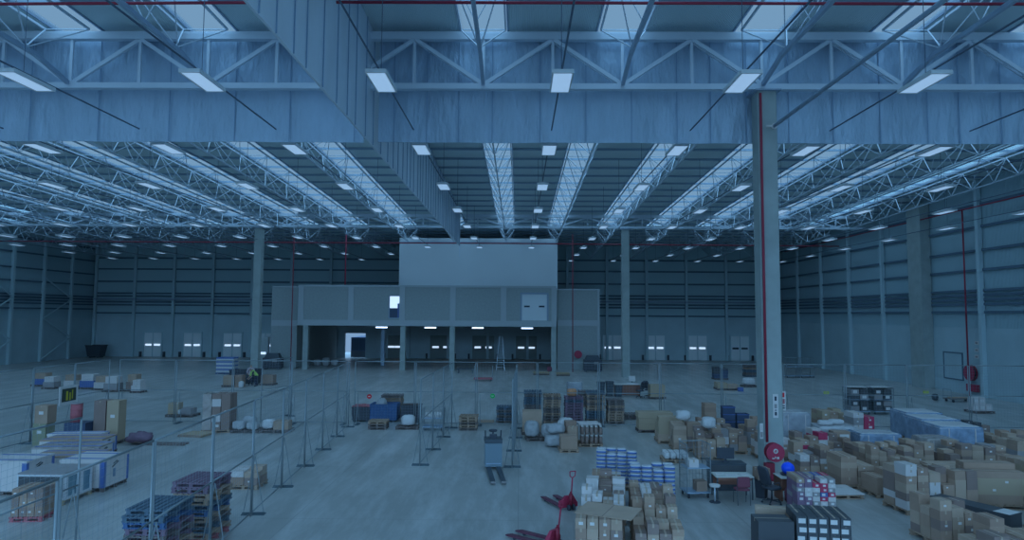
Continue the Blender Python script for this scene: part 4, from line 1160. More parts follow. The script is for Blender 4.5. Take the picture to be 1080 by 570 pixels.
LO = [  # front centre, size, rotation, columns, rows, height, phrase, materials
    (21.3, 29.3, 1.2, 1.2, .02, 3, 3, .95, 'load beyond the blue wrapped loads', TAN),
    (21.4, 31.6, 1.2, 1.2, .02, 3, 3, 1.0, 'dark load along the side wall', ['card_grey', 'carton3', 'card_black']),
    (12.05, 27.6, 1.15, 1.1, .05, 3, 2, 1.12, 'jumbled load behind the blue ball', TAN + ['card_white', 'card_red']),
    (11.2, 25.6, 1.15, 1.1, .02, 3, 2, .95, 'jumbled load by the reel column', TAN + ['card_white', 'card_grey']),
    (11.85, 23.7, 1.2, 1.1, .03, 2, 1, .92, 'load behind the white board', ['carton0', 'carton1', 'carton2']),
    (13.85, 25.2, 1.55, 1.3, .04, 5, 3, .98, 'small carton load before the crate', TAN),
    (12.35, 22.6, .95, .9, .1, 2, 1, .72, 'low load by the side aisle', ['card_grey', 'carton0']),
    (12.35, 20.75, 1.15, 1.1, .12, 3, 2, 1.2, 'mixed load along the side aisle', TAN + ['card_white']),
    (13.75, 22.9, 1.2, 1.1, .06, 3, 2, .98, 'load behind the mixed aisle load', TAN),
    (11.5, 17.85, 1.05, 1.15, .12, 3, 3, 1.02, 'load before the long black case', TAN),
    (11.6, 15.9, 1.2, 1.15, .1, 3, 2, .98, 'load at the side aisle mouth', TAN + ['carton4']),
    (13.05, 16.1, 1.2, 1.15, .08, 3, 2, .92, 'second load off the aisle mouth', TAN + ['card_white']),
    (14.55, 16.3, 1.2, 1.15, .06, 3, 3, .95, 'third load off the aisle mouth', TAN),
    (13.6, 20.95, 1.15, 1.0, .1, 3, 3, 1.08, 'load behind the long black case', TAN + ['film_tan']),
    (15.1, 21.4, 1.7, 1.0, -.1, 1, 2, 1.12, 'load of very long tan cartons', ['carton0', 'card_yellow']),
    (15.0, 18.3, 1.3, 1.1, .05, 3, 3, 1.0, 'load beyond the black case', TAN),
    (13.4, 28.4, 1.1, .8, .05, 3, 2, .95, 'load beside the small red carton', TAN + ['card_white']),
    (15.35, 26.0, 1.2, 1.0, .05, 3, 2, .95, 'load before the tan wrapped load', TAN),
    (16.9, 25.6, 1.3, 1.2, .03, 3, 3, 1.0, 'load behind the flat tan sheets', TAN),
    (18.7, 26.3, 1.3, 1.2, .03, 3, 2, .85, 'load before the blue wrapped loads', TAN + ['card_grey']),
    (17.3, 22.2, 1.4, 1.3, .03, 2, 2, 1.05, 'load beside the dark blue carton', ['card_yellow', 'carton2', 'carton0']),
    (20.6, 27.2, 1.3, 1.2, .03, 3, 2, .95, 'low load near the side wall', TAN + ['card_grey']),
    (16.6, 19.4, 1.3, 1.1, .05, 2, 2, 1.0, 'load beyond the very long cartons', TAN),
]
for (x, y, W, D, rz, nx, ny, H, ph, ms) in LO:
    grid_load((x, y), W, D, rz, nx, ny, H, ph, ms, hr=(.18, .34) if nx < 4 else (.13, .22), var=.26, rnd=r4, labs=.4)
# flat panels on dark blue box
carton(15.4, 23.9, 0, 1.6, .95, .66, -.05, 'truck_blue', 'large dark blue carton under the flat tan sheets', None, None, None)
for i in range(3):
    s = MB().box(-.98, -.66, 0, .98, .66, .05).box(-.98, -.66, .05, .98, .66, .052).build('flat_carton', ('carton2', 'carton0', 'carton2')[i], None, (15.35 + .05 * i, 23.95 - .04 * i, .662 + .054 * i), -.06 + .02 * i)
    tag(s, 'flat tan carton sheet, %s of three on the large dark blue carton' % ('lowest', 'middle', 'topmost')[i], 'flat carton'); MB().box(-.98, -.02, .052, .98, .02, .0525).build('tape', 'tape', s)
# long black case
c0, c1 = Vector((12.35, 20.2)), Vector((13.35, 18.35)); cm = (c0 + c1) / 2; L_ = (c1 - c0).length; a_ = math.atan2(c1.y - c0.y, c1.x - c0.x)
pallet(cm.x, cm.y, 0, a_, 'pal_old', 'weathered pallet under the long black case', None, 1.7, .62)
t = thing('long_case', 'long black case with a white end panel among the cartons', 'case', (cm.x, cm.y, PH), a_)
MB().box(-L_ / 2, -.28, 0, L_ / 2, .28, .55).build('body', 'card_black', t); MB().box(-L_ / 2 - .01, -.29, .55, L_ / 2 + .01, .29, .6).build('lid', 'card_black', t)
MB().box(L_ / 2 - .42, -.285, .6, L_ / 2 - .02, .285, .604).build('white_panel', 'white', t)
lg = MB()
for i, (x, w) in enumerate(((-.5, .05), (-.43, .03), (-.38, .06), (-.3, .03), (-.25, .05), (-.18, .02), (-.14, .06))): lg.box(x, -.284, .22 + .02 * (i % 2), x + w, -.28, .32 + .02 * (i % 3))
lg.build('faded_lettering', 'card_grey', t)
# ================================================================ middle and far goods
r5 = random.Random(17)
YS = 37.15
DK = ['pal_old', 'pal_old', 'pal_wood', 'pal_teal']
for px, n, ms, ph, w in ((562, 12, ['pal_old', 'pal_teal'], 'stack behind the big pale carton', .98), (582.5, 11, ['pal_old', 'pal_wood'], 'second stack along the cross fence', .95), (605.5, 10, ['pal_purple', 'pal_purple', 'pal_teal'], 'stack topped by the orange bag', 1.0),
                     (628.5, 12, ['pal_old', 'pal_wood', 'pal_teal'], 'tall stack beyond the orange bag', 1.0), (650, 9, ['pal_old', 'pal_wood'], 'shorter end stack along the cross fence', .9), (532.5, 6, ['pal_teal', 'pal_old'], 'low stack by the lift truck', .95)):
    x = AY(px, 440, YS).x
    pallet_stack((x, YS), 0, n, ms, ph, r5, w, 1.0, .02)
x = AY(603, 420, YS + .4).x
bag('orange_bag', x, YS + .4, 10 * (PH + .001) + .01, (.55, .45, .4), 'pal_orange', 'orange bag on the purple brown pallet stack', 51)
for i in range(2):
    x = AY(654, 446, 39.2).x; pallet(x + .4, 39.2, i * (PH + .001), 0, 'pal_old', 'weathered pallet, %s of the low pair behind the end stack' % ('lower', 'upper')[i], None, 1.2, 1.0)
# heap of wrapped bundles in front of the stacks
def at(px, py): return G(px, py)
pallet(at(560, 466).x + .4, at(560, 466).y + .6, 0, .1, 'pal_old', 'weathered pallet under the grey wrapped bundles', None, 1.3, 1.1)
b0 = at(560, 466)
bag('wrapped_bundle', b0.x + .05, b0.y + .45, PH, (.7, .65, .72), 'bag_grey', 'grey wrapped bundle at the run of mesh fence, below the big pale carton', 61)
bag('wrapped_bundle', b0.x + .82, b0.y + .3, PH, (.66, .62, .62), 'bag_grey', 'dark grey wrapped bundle second from the mesh fence run', 62)
b1 = at(586, 473)
bag('wrapped_bundle', b1.x, b1.y + .45, 0, (.95, .8, .55), 'bag_grey', 'wide grey wrapped bundle on the floor in the middle of the heap', 63)
bag('wrapped_bundle', b1.x + .0, b1.y + .45, .59, (.85, .7, .42), 'bag_grey', 'flatter pale bundle lying on the wide grey bundle', 64, .3)
bag('wrapped_bundle', b1.x + .58, b1.y + 1.62, 0, (.8, .62, 1.05), 'bag_white', 'tall white bundle at the back of the heap', 65)
carton(at(560, 458).x + .05, 34.1, PH + .001, .98, .9, 1.0, .0, 'carton2', 'big pale carton before the first pallet stack')
pallet(at(560, 458).x + .05, 34.1, 0, 0, 'pal_old', 'pallet under the big pale carton', None, 1.1, 1.0)
b2 = at(600, 478)
pallet(b2.x, b2.y + .4, 0, .05, 'pal_wood', 'pallet under the square tan carton of the heap', None, .85, .8)
carton(b2.x, b2.y + .4, PH + .001, .72, .66, .56, .05, 'carton0', 'square tan carton at the front of the bundle heap')
carton(b2.x + .27, b2.y + 1.15, 0, .42, .5, .95, -.2, 'carton4', 'brown carton behind the square tan carton of the heap')
carton(b2.x + .2, b2.y + 1.8, 0, .5, .5, 1.1, .1, 'carton1', 'reddish carton standing at the back of the bundle heap', None, (0, .8, .2))
b3 = at(624, 472)
pallet(b3.x, b3.y + .5, 0, -.05, 'pal_wood', 'pallet under the bottles with white caps', None, 1.1, 1.0)
bm = MB().cyl((0, 0, 0), (0, 0, .26), .085, n=10).cyl((0, 0, .26), (0, 0, .33), .085, .03, n=10).mesh('bottle', 'carton3')
cpm = MB().cyl((0, 0, .33), (0, 0, .4), .06, .055, n=10).mesh('cap', 'white')
for k in range(2):
    for i in range(5):
        for j in range(3):
            if k == 0 and j == 1 and 0 < i < 4: continue
            p = L2W((b3.x, b3.y), -.05, -.42 + i * .21, .12 + j * .28)
            b = link('bottle', bm, None, (p.x, p.y, PH + .001 + k * .41)); link('cap', cpm, b)
            tag(b, 'dark bottle with white cap, %s tier, %s, on the heap pallet' % (('lower', 'upper')[k], (yword(j, 3) + ' ' + xword(i, 5))), 'bottle', 'bottles with white caps on the heap pallet')
s = MB().box(-.5, -.4, 0, .5, .4, .04).box(-.5, -.4, .04, .5, -.36, .06).build('white_tray', 'card_white', None, (b3.x - .1, b3.y + .6, PH + .83), .12); tag(s, 'pale tray lying on top of the capped bottles', 'tray')

# ---- blue bin group in front of the docks
def open_bin(x, y, rz, w, d, h, m, label, name='open_bin'):
    t = thing(name, label, 'bin', (x, y, 0), rz)
    mb = MB(); mb.box(-w / 2, -d / 2, .1, w / 2, d / 2, .14); mb.box(-w / 2, -d / 2, .14, w / 2, -d / 2 + .05, h); mb.box(-w / 2, d / 2 - .05, .14, w / 2, d / 2, h); mb.box(-w / 2, -d / 2 + .05, .14, -w / 2 + .05, d / 2 - .05, h); mb.box(w / 2 - .05, -d / 2 + .05, .14, w / 2, d / 2 - .05, h)
    mb.build('shell', m, t)
    MB().box(-w / 2 - .02, -d / 2 - .02, h - .08, w / 2 + .02, -d / 2, h).box(-w / 2 - .02, d / 2, h - .08, w / 2 + .02, d / 2 + .02, h).build('rim', m, t)
    for sx in (-1, 1): link('runner', MB().box(-.06, -d / 2, 0, .06, d / 2, .1).mesh('runner', 'dark_steel'), t, (sx * w * .38, 0, 0))
    return t
x = AY(404, 440, YS).x
open_bin(x, YS + .55, 0, 1.5, 1.0, .98, 'pal_blue', 'open blue bin behind the cross fence')
bag('white_bag', x - .2, YS + .5, .15, (.6, .5, 1.05), 'bag_grey', 'pale sheet sticking out of the open blue bin', 71)
x2 = AY(380, 440, YS).x
open_bin(x2, YS + .5, 0, .98, .9, .82, 'black_plastic', 'black bin with a red top edge beside the open blue bin')
s = MB().box(-.48, -.43, 0, .48, .43, .04).box(-.1, -.43, .04, .1, .43, .06).build('loose_cover', 'pal_red', None, (x2, YS + .5, .83)); tag(s, 'dull red cover lying on the black bin', 'cover')
x3 = AY(413, 430, 38.9).x
pallet_stack((x3, 38.6), 0, 9, ['pal_old', 'pal_wood'], 'stack behind the open blue bin', r5, 1.2, .9, .02)
x4 = AY(432.5, 440, YS).x
open_bin(x4, YS + .5, 0, 1.05, .95, .92, 'black_plastic', 'dark bin heaped with brown boards beside the blue bin')
for i in range(3):
    s = MB().box(-.5, -.06, 0, .5, .06, .03).box(-.5, -.02, .03, .5, .02, .04).build('board', 'pal_old', None, (x4, YS + .3 + .2 * i, .93), .08 * (i - 1)); tag(s, 'brown board lying across the dark bin, %s' % ('front', 'middle', 'rear')[i], 'board')
q = at(433, 449.5)
pallet(q.x, 35.3, 0, 0, 'pal_old', 'weathered pallet under the white heaped bag', None, 1.2, .9)
bag('white_bag', q.x, 35.3, PH, (.72, .6, .52), 'bag_white', 'bright white heaped bag in front of the dark bin', 72)
q = at(397, 454)
for i in range(3): pallet(q.x, 35.2, i * (PH + .001), .02, 'pal_wood' if i == 2 else 'pal_old', 'plain pallet, %s of the low pile before the blue bin' % ('lowest', 'middle', 'topmost')[i], None, .95, .9)
q = at(460, 455)
roll_cage(q.x - .2, 35.0, 0, 'low wire cage trolley between the two short fence runs', 1.05, .8, 1.1)
for i in range(6):
    s = MB().cyl((0, 0, 0), (0, 0, .24), .07, n=10).cyl((0, 0, .24), (0, 0, .3), .07, .03, n=10).build('bottle', 'white', None, (q.x - .57 + .15 * i, 34.95, 1.1 * .55 + .021)); tag(s, 'white bottle on the low cage trolley shelf, %s from its fence side' % ORD[i], 'bottle', 'white bottles on the low cage trolley')
    MB().cyl((0, 0, .3), (0, 0, .34), .035, n=8).build('cap', 'card_grey', s)
q = at(476, 455)
pallet_stack((-2.62, 34.75), 0, 5, ['pal_old', 'pal_wood'], 'low stack beside the cage trolley', r5, .95, .9, .02)
for i, px in enumerate((494, 513)):
    q = at(px, 446); s = MB().box(-.42, -.1, 0, .42, .1, .12).box(-.42, -.1, .12, .42, .1, .14).build('timber_beam', 'carton2', None, (q.x, 37.4, 0)); tag(s, 'short pale timber beam on the floor, %s' % ('next to the low stack', 'next to the low dark stack')[i], 'beam timber')
    MB().box(-.421, -.08, .02, -.42, .08, .1).build('end_grain', 'carton4', s)

# ---- table and goods at the far middle column
YT = 50.0
x = AY(661, 410, YT).x
t = thing('work_table', 'dark red work table covered in papers at the far middle column', 'table', (x, YT, 0))
MB().box(-.95, -.4, .86, .95, .4, .9).build('table_top', 'desk_top', t); MB().box(-.9, -.36, .1, .9, -.34, .86).build('front_panel', 'desk_wood', t)
for sx in (-1, 1): link('side_panel', MB().box(-.02, -.36, 0, .02, .36, .86).mesh('side_panel', 'desk_wood'), t, (sx * .9, 0, 0))
s = MB().box(-.6, -.3, 0, .6, .2, .02).box(-.3, -.2, .02, .5, .1, .05).build('paper_sheaf', 'white', None, (x + .3, YT, .901)); tag(s, 'white papers spread on the far work table', 'papers')
t = thing('computer_monitor', 'pale monitor on the far work table', 'monitor', (x + .45, YT + .3, .96)); MB().box(-.25, -.02, .1, .25, .02, .5).build('screen', 'white', t); MB().box(-.04, -.02, 0, .04, .02, .1).build('neck', 'dark_steel', t)
for i, (px, h, w) in enumerate(((633.5, 1.0, .55), (642.5, 1.05, .55), (651, .8, .5))):
    xx = AY(px, 410, YT - .1).x
    t = thing('wheelie_bin', 'dark wheeled bin by the far work table, %s of three' % ('outermost', 'middle', 'innermost')[i], 'bin', (xx, YT - .3 if i < 2 else YT - .75, 0))
    m = MB(); m.add([(-w * .38, -w * .4, .06), (w * .38, -w * .4, .06), (w * .38, w * .4, .06), (-w * .38, w * .4, .06), (-w / 2, -w / 2, h), (w / 2, -w / 2, h), (w / 2, w / 2, h), (-w / 2, w / 2, h)], [(3, 2, 1, 0), (4, 5, 6, 7), (0, 1, 5, 4), (1, 2, 6, 5), (2, 3, 7, 6), (3, 0, 4, 7)]); m.build('body', 'dark_steel', t)
    MB().box(-w / 2 - .02, -w / 2 - .04, h, w / 2 + .02, w / 2 + .02, h + .06).build('lid', 'black_plastic', t)
    for sx in (-1, 1): MB().cyl((sx * w * .4 - .03, w * .35, .09), (sx * w * .4 + .03, w * .35, .09), .09, n=12).build('wheel', 'black_plastic', t)
for i, (px, yy) in enumerate(((675, YT - .95), (684, YT - .3))):
    office_chair(AY(px, 410, yy).x, yy, .6 - 1.4 * i, 'dark office chair at the far work table, %s' % ('next to the table', 'next to the tan carton')[i])
xx = AY(690, 420, 49).x
carton(xx + .1, 48.7, PH + .001, 1.05, .9, .86, 0, 'card_yellow', 'large tan carton on a pallet beside the far office chairs'); pallet(xx + .1, 48.7, 0, 0, 'pal_old', 'pallet under the large tan carton near the far office chairs', None, 1.2, 1.0)
# clutter between stacks and table
xx = AY(607, 410, 47).x
wrapped((xx, 47.0), 1.0, .9, 1.25, .1, 'film', 'pale wrapped frames behind the purple brown pallet stack', rnd=r5, strap=False)
xx = AY(622, 412, 44).x
pallet_stack((xx, 43.8), .05, 7, ['pal_wood', 'pal_old'], 'stack behind the tall mixed stack', r5, 1.3, 1.0, .03)

# ---- far side beyond the cross fence, hose reel side
def far_load(px, py, W, D, H, nx, ny, ph, ms, pal='pal_old', hr=(.3, .5), var=.15):
    grid_load(g(px, py), W, D, 0, nx, ny, H, ph, ms, hr=hr, var=var, rnd=r5, labs=0, pal=pal)
far_load(761, 401, 1.3, 1.0, 1.0, 2, 1, 'dark load beyond the cross fence', ['card_black', 'truck_blue'])
pallet_stack(g(793, 398), 0, 8, DK, 'stack before the unlit dock door', r5)
far_load(768, 412, 1.7, 1.1, .55, 2, 1, 'low load before the dark load', ['carton2', 'card_yellow'])
q = at(792, 409); pallet(q.x, q.y + .5, 0, 0, 'pal_old', 'pallet under the far white heap', None, 1.2, 1.0); bag('white_bag', q.x, q.y + .5, PH, (1.0, .8, .6), 'bag_white', 'far white heap on a pallet beyond the near column', 81)
q = at(781, 413); carton(q.x, q.y, 0, .4, .3, .3, 0, 'card_blue', 'small bright blue carton on the floor beyond the cross fence')
q = at(798, 443.5); s = MB().bar((-.5, 0, .5), (.5, 0, .9), .1, .05).bar((-.3, 0, 0), (-.3, 0, .58), .04).bar((.3, 0, 0), (.3, 0, .82), .04).build('trestle', 'black_plastic', None, (q.x, 37.3, 0)); tag(s, 'dark sloping trestle at the cross fence beside the near column', 'trestle')
for i, px in enumerate((908, 932)):
    q = at(px, 437.5); roll_cage(q.x, 42.0, 0, 'dark loaded cage with white top beyond the cross fence, %s' % ('next to the yellow tag', 'on the side wall side')[i], 1.2, 1.0, 1.6, 'galv_dark')
    for k in range(4):
        for c_ in range(2):
            zz = (.201, .51, .905, 1.22)[k]
            carton(q.x - .28 + .56 * c_, 41.98, zz, .5, .8, .3, 0, 'card_black' if (k + c_ + i) % 3 else 'card_grey', 'dark box, %s tier, %s, in the loaded cage %s' % (ORD[k], ('fence side', 'wall side')[c_], ('by the yellow tag', 'on the side wall side')[i]), None, (0, .15, .25) if (k + c_) % 2 else None, None)
    s = MB().box(-.58, -.48, 0, .58, .48, .03).box(-.58, -.48, -.0, .58, -.46, .06).build('white_sheet', 'white', None, (q.x, 42.0, 1.62)); tag(s, 'white board lid on the loaded cage %s' % ('next to the yellow tag', 'on the side wall side')[i], 'lid')
for i, px in enumerate((846, 860)):
    q = at(px, 401); roll_cage(q.x + .2 * i, 66 + i * .2, 0, 'far wire cage trolley by the side wall, %s of two' % ('first', 'second')[i], 1.3, 1.0, 1.9, 'galv')
q = at(1036, 436.5)
pallet(q.x + .1, q.y + .4, 0, 0, 'pal_old', 'pallet under the white fronted boxes by the side wall', None, 1.3, 1.0)
for i in range(3):
    for k in range(2):
        if k == 1 and i == 2: continue
        carton(q.x - .3 + .4 * i, q.y + .35, PH + .001 + .421 * k, .37, .5, .42, 0, 'card_white', 'white fronted box by the side wall, %s, %s' % (('lower tier', 'upper tier')[k], xword(i, 3)), None, (0, .2, .25), None)
q = at(1012, 424)
t = thing('platform_trolley', 'low platform trolley with loose planks by the side wall', 'trolley', (q.x, q.y, 0), .2)
MB().box(-1.0, -.4, .2, 1.0, .4, .26).build('platform', 'pal_old', t)
for sx in (-1, 1):
    for sy in (-1, 1): MB().cyl((sx * .8 - .03, sy * .3, .1), (sx * .8 + .03, sy * .3, .1), .1, n=10).build('wheel', 'black_plastic', t)
MB().tube([(-1, -.35, .26), (-1, -.35, .9), (-1, .35, .9), (-1, .35, .26)], .02, 6).build('push_handle', 'galv', t)
s = MB().box(-.8, -.1, 0, .8, .1, .06).box(-.7, .14, 0, .7, .3, .05).build('loose_plank', 'carton2', None, (q.x, q.y, .262), .2); tag(s, 'pale loose planks lying on the low platform trolley', 'planks', None, 'thing')
bag('black_bag', q.x - 1.35, q.y + .6, 0, (.36, .34, .45), 'dark_steel', 'black bag standing beside the low platform trolley', 83)

# ---- far dock side, in front of the shelter
q = at(509.5, 402.5)
t = thing('red_trolley', 'wire sided trolley with a red base in front of the shelter', 'trolley', (q.x, q.y + .5, 0))
MB().box(-.85, -.45, .15, .85, .45, .27).build('base', 'pal_red', t)
for sx in (-1, 1):
    for sy in (-1, 1): MB().cyl((sx * .7 - .03, sy * .35, .08), (sx * .7 + .03, sy * .35, .08), .08, n=10).build('wheel', 'black_plastic', t)
for sx in (-1, 1):
    m = MB()
    for yy in (-.43, .43): m.cyl((sx * .83, yy, .27), (sx * .83, yy, 1.35), .02, n=6)
    for k in range(4): m.cyl((sx * .83, -.43, .5 + .28 * k), (sx * .83, .43, .5 + .28 * k), .014, n=4)
    m.build('end_frame', 'galv', t)
for i, (px, py, w) in enumerate(((571, 396, 1.6), (594, 397, 1.3))):
    q = at(px, py)
    for k in range(2): pallet(q.x, q.y + .5, k * (PH + .001), 0, 'pal_yellow' if k else 'pal_old', '%s pallet of the low pair %s' % (('lower', 'upper')[k], ('before the last shelter door', 'before the reel wing')[i]), None, w, 1.0)
q = at(577, 396); bag('red_bag', q.x + .25, q.y + .5, PH * 2 + .01, (.5, .4, .5), 'seat_red', 'dull red sack on the low pallets before the shelter', 85)
q = at(491, 394); s = thing('steel_bench', 'dark low bench between shelter columns', 'bench', (q.x, q.y, 0)); MB().box(-.9, -.25, .4, .9, .25, .48).build('seat', 'dark_steel', s)
for sx in (-1, 1): link('leg', MB().box(-.05, -.22, 0, .05, .22, .4).mesh('leg', 'dark_steel'), s, (sx * .7, 0, 0))
q0 = AY(528, 385, 72.5)
t = thing('ladder', 'pale ladder leaning under the shelter edge between dark dock doors', 'ladder', (q0.x, 72.3, 0))
for sx in (-1, 1): MB().bar((sx * .45 - .0, -.2, 0), (sx * .14, .9, 3.6), .06, .04).build('stile', 'steel', t)
for k in range(1, 11):
    f = k / 11; MB().cyl((-.45 + .31 * f, -.2 + 1.1 * f, 3.6 * f), (.45 - .31 * f, -.2 + 1.1 * f, 3.6 * f), .02, n=6).build('rung', 'steel', t)
for px, lab in ((288, 'black compactor before the block wing near the workers column'), (625, 'black compactor at the foot of the reel wing')):
    q = AY(px, 380, 71.3)
    t = thing('compactor', lab, 'machine', (q.x, 71.3, 0))
    MB().box(-.95, -.5, .12, .95, .5, 1.25).build('body', 'black_plastic', t)
    m = MB(); m.add([(-.8, -.45, 1.25), (.8, -.45, 1.25), (.8, .45, 1.25), (-.8, .45, 1.25), (-.6, -.2, 1.7), (.6, -.2, 1.7), (.6, .4, 1.7), (-.6, .4, 1.7)], [(4, 5, 6, 7), (0, 1, 5, 4), (1, 2, 6, 5), (2, 3, 7, 6), (3, 0, 4, 7)]); m.build('hopper', 'dark_steel', t)
    MB().box(.1, -.53, .8, .6, -.5, 1.05).build('control_panel', 'card_grey', t)
    for sx in (-1, 1): link('foot', MB().box(-.1, -.45, 0, .1, .45, .12).mesh('foot', 'dark_steel'), t, (sx * .75, 0, 0))
q = at(335, 388.5)
for i in range(3): bag('wrapped_bundle', q.x - 1.0 + 1.0 * i, 76.5, 0, (.85, .8, .7 + .2 * (i % 2)), 'bag_grey', 'grey bundle under the shelter, %s from the open dock doorway' % ('third', 'second', 'first')[i], 90 + i)
# white cupboard beside the wing
q = AY(282, 370, 72.6)
t = thing('tall_cupboard', 'narrow pale cupboard between the workers column and the block wing', 'cupboard', (AY(286, 340, 73).x - .62, 72.9, 0))
MB().box(-.45, -.3, 0, .45, .3, 3.4).build('body', 'block_trim', t); MB().box(-.4, -.33, .1, .4, -.3, 3.3).build('door', 'block', t); MB().box(-.3, -.345, 1.5, .3, -.33, 1.75).build('lit_window', 'lit_pane', t)

# ---- blue striped crates and the workers column corner
q = at(236.5, 395)
pallet(q.x, q.y + .6, 0, 0, 'pal_blue', 'blue pallet under the striped crates near the workers column', None, 1.75, 1.2)
for k in range(4):
    s = MB().box(-.85, -.55, 0, .85, .55, .24).build('striped_crate', 'sack_white', None, (q.x, q.y + .6, PH + .001 + k * .371)); tag(s, 'white crate with blue band, %s of the four near the workers column' % ('lowest', 'second', 'third', 'topmost')[k], 'crate')
    MB().box(-.86, -.56, .24, .86, .56, .37).build('blue_band', 'sack_blue', s)
YP = 55.0
def P_(px): return AY(px, 400, YP).x
carton(P_(246.5), YP - .6, PH + .001, .9, .8, .75, .05, 'carton4', 'tan carton on a dark pallet in front of the workers'); pallet(P_(246.5), YP - .6, 0, .05, 'pal_old', 'dark pallet under the tan carton in front of the workers', None, 1.1, 1.0)
carton(P_(257.6), YP - .78, 0, .55, .7, .95, 0, 'carton1', 'orange brown carton between the tan carton and the workers')
carton(P_(279.5), YP + .8, PH + .001, 1.0, .8, .7, 0, 'carton1', 'orange brown carton on a pallet beyond the hi-vis worker'); pallet(P_(279.5), YP + .8, 0, 0, 'pal_old', 'pallet under the orange brown carton beyond the hi-vis worker', None, 1.2, 1.0)
open_bin(P_(240), YP + 2.2, 0, 1.3, .9, 1.15, 'black_plastic', 'dark open bin behind the tan carton at the workers column')
open_bin(P_(257), YP + 2.0, 0, 1.1, .9, 1.25, 'black_plastic', 'dark open bin beside the standing worker')
bag('white_bag', P_(262.2), YP - 1.42, 0, (.38, .36, .5), 'bag_white', 'small white bag on the floor in front of the workers', 95)

# ---- compound on the fence side
r6 = random.Random(23)
o = g(227, 457)
grid_load((o[0], o[1] + .0), 1.35, 1.2, .12, 3, 2, 1.9, 'tall brown load in the compound', lambda i, j, k, n: 'film_tan' if i == 0 or j == 0 and i == 0 else 'card_white' if i == 1 and k % 2 else 'carton3', hr=(.3, .4), var=.02, rnd=r6, labs=.2)
q = at(201.5, 461.5)
for i in range(3):
    s = MB().box(-.62, -.55, 0, .62, .55, .035).box(-.62, -.55, .035, .62, .55, .037).build('plywood_sheet', 'card_yellow', None, (q.x + .02 * i, q.y + .5, .001 + i * .039), -.2 + .04 * i); tag(s, 'pale plywood sheet, %s of three on the compound floor' % ('lowest', 'middle', 'topmost')[i], 'plywood')
    MB().box(-.62, -.552, .005, .62, -.55, .03).build('edge_ply', 'carton3', s)
q = at(257, 457.5)
pallet(q.x, q.y + .55, 0, 0, 'pal_old', 'pallet under the slumped pale sacks in the compound', None, 1.4, 1.0)
for i, (dx, dy, d) in enumerate(((-.35, .26, (.64, .42, .42)), (.34, .27, (.6, .42, .36)), (-.02, .73, (.75, .38, .6)))): bag('slumped_sack', q.x + dx, q.y + dy, PH, d, 'bag_grey', 'slumped pale sack on the compound pallet, %s' % ('towards the wrapped load', 'towards the aisle fence', 'behind the other two')[i], 100 + i)
q = at(288, 457.5)
pallet(q.x, q.y + .55, 0, 0, 'pal_old', 'pallet under the carton and white sack near the aisle fence', None, 1.45, 1.0)
carton(q.x + .3, q.y + .5, PH + .001, .75, .6, .42, 0, 'carton4', 'brown carton next to a white sack by the aisle fence'); bag('slumped_sack', q.x - .4, q.y + .5, PH, (.62, .6, .46), 'bag_white', 'white sack next to the brown carton by the aisle fence', 104)
q = at(180, 443)
pallet(q.x, 38.8, 0, 0, 'pal_old', 'pallet of mixed goods just beyond the compound cross fence', None, 1.6, 1.0)
carton(q.x - .45, 38.8, PH + .001, .6, .6, .62, .1, 'card_yellow', 'tan carton at one end of the mixed pallet beyond the cross fence'); carton(q.x + .4, 38.7, PH + .001, .6, .6, .36, -.1, 'card_grey', 'grey carton at one end of the mixed pallet beyond the cross fence')
bag('white_bag', q.x - .02, 38.5, PH, (.16, .3, .26), 'bag_white', 'white bag between two cartons beyond the cross fence', 105)
grid_load((-9.35, 22.9), .95, .9, .0, 2, 2, .62, 'low load beside the aisle fence', lambda i, j, k, n: 'card_white' if k == n - 1 and i == 0 else r6.choice(TAN), hr=(.2, .3), rnd=r6)
for i in range(5):
    p = (-9.35 + .62, 23.0 + .16 * i); 
# tall cartons and dark goods in the corner
q = at(109, 469)
for i, (dx, m) in enumerate(((-.3, 'carton3'), (.3, 'card_yellow'))):
    carton(q.x + dx, q.y + .4, PH + .001, .54, .6, 1.8, 0, m, '%s tall upright carton beside the poster fence' % ('dark brown', 'yellow tan')[i], None, (0, 1.1, .2) if i else None)
pallet(q.x, q.y + .4, 0, 0, 'pal_old', 'pallet under the two tall upright cartons', None, 1.25, .9)
q = at(76, 471)
carton(q.x, q.y + .5, 0, .95, .8, 1.0, 0, 'truck_blue', 'dark blue carton in the compound under the poster', None, None, None)
t = thing('red_drum', 'red drum standing on the dark blue carton below the poster', 'drum', (q.x - .2, q.y + .5, 1.001))
MB().cyl((0, 0, 0), (0, 0, .82), .24, n=20).build('body', 'pal_red', t); MB().ring((0, 0, .28), .24, .015, 'Z').ring((0, 0, .55), .24, .015, 'Z').build('hoop', 'pal_red', t); MB().cyl((0, 0, .82), (0, 0, .86), .25, n=20).build('lid', 'card_grey', t)
for i, (px, py, H, m) in enumerate(((47, 468, .95, 'olive'), (48, 468, .8, 'carton4'))):
    q = at(px, py); carton(-21.62 + .05 * i, 30.4, .951 * i, .58, .6, H, 0, m, ('olive brown carton at the foot of the poster fence', 'tan carton standing on the olive carton by the poster fence')[i], None, (0, H * .6, .2))
q = at(138, 482)
s = MB().blob((0, 0, .2), (1.2, .9, .5), .95, 20, 10, 0, .15, random.Random(7)).build('tarpaulin_heap', 'pal_purple', None, (-17.3, 30.6, .085)); tag(s, 'dark crumpled tarpaulin heap beside the tall cartons', 'tarpaulin')
MB().cyl((-.5, -.3, .05), (.3, -.42, .05), .02, n=6).build('rope', 'carton3', s)
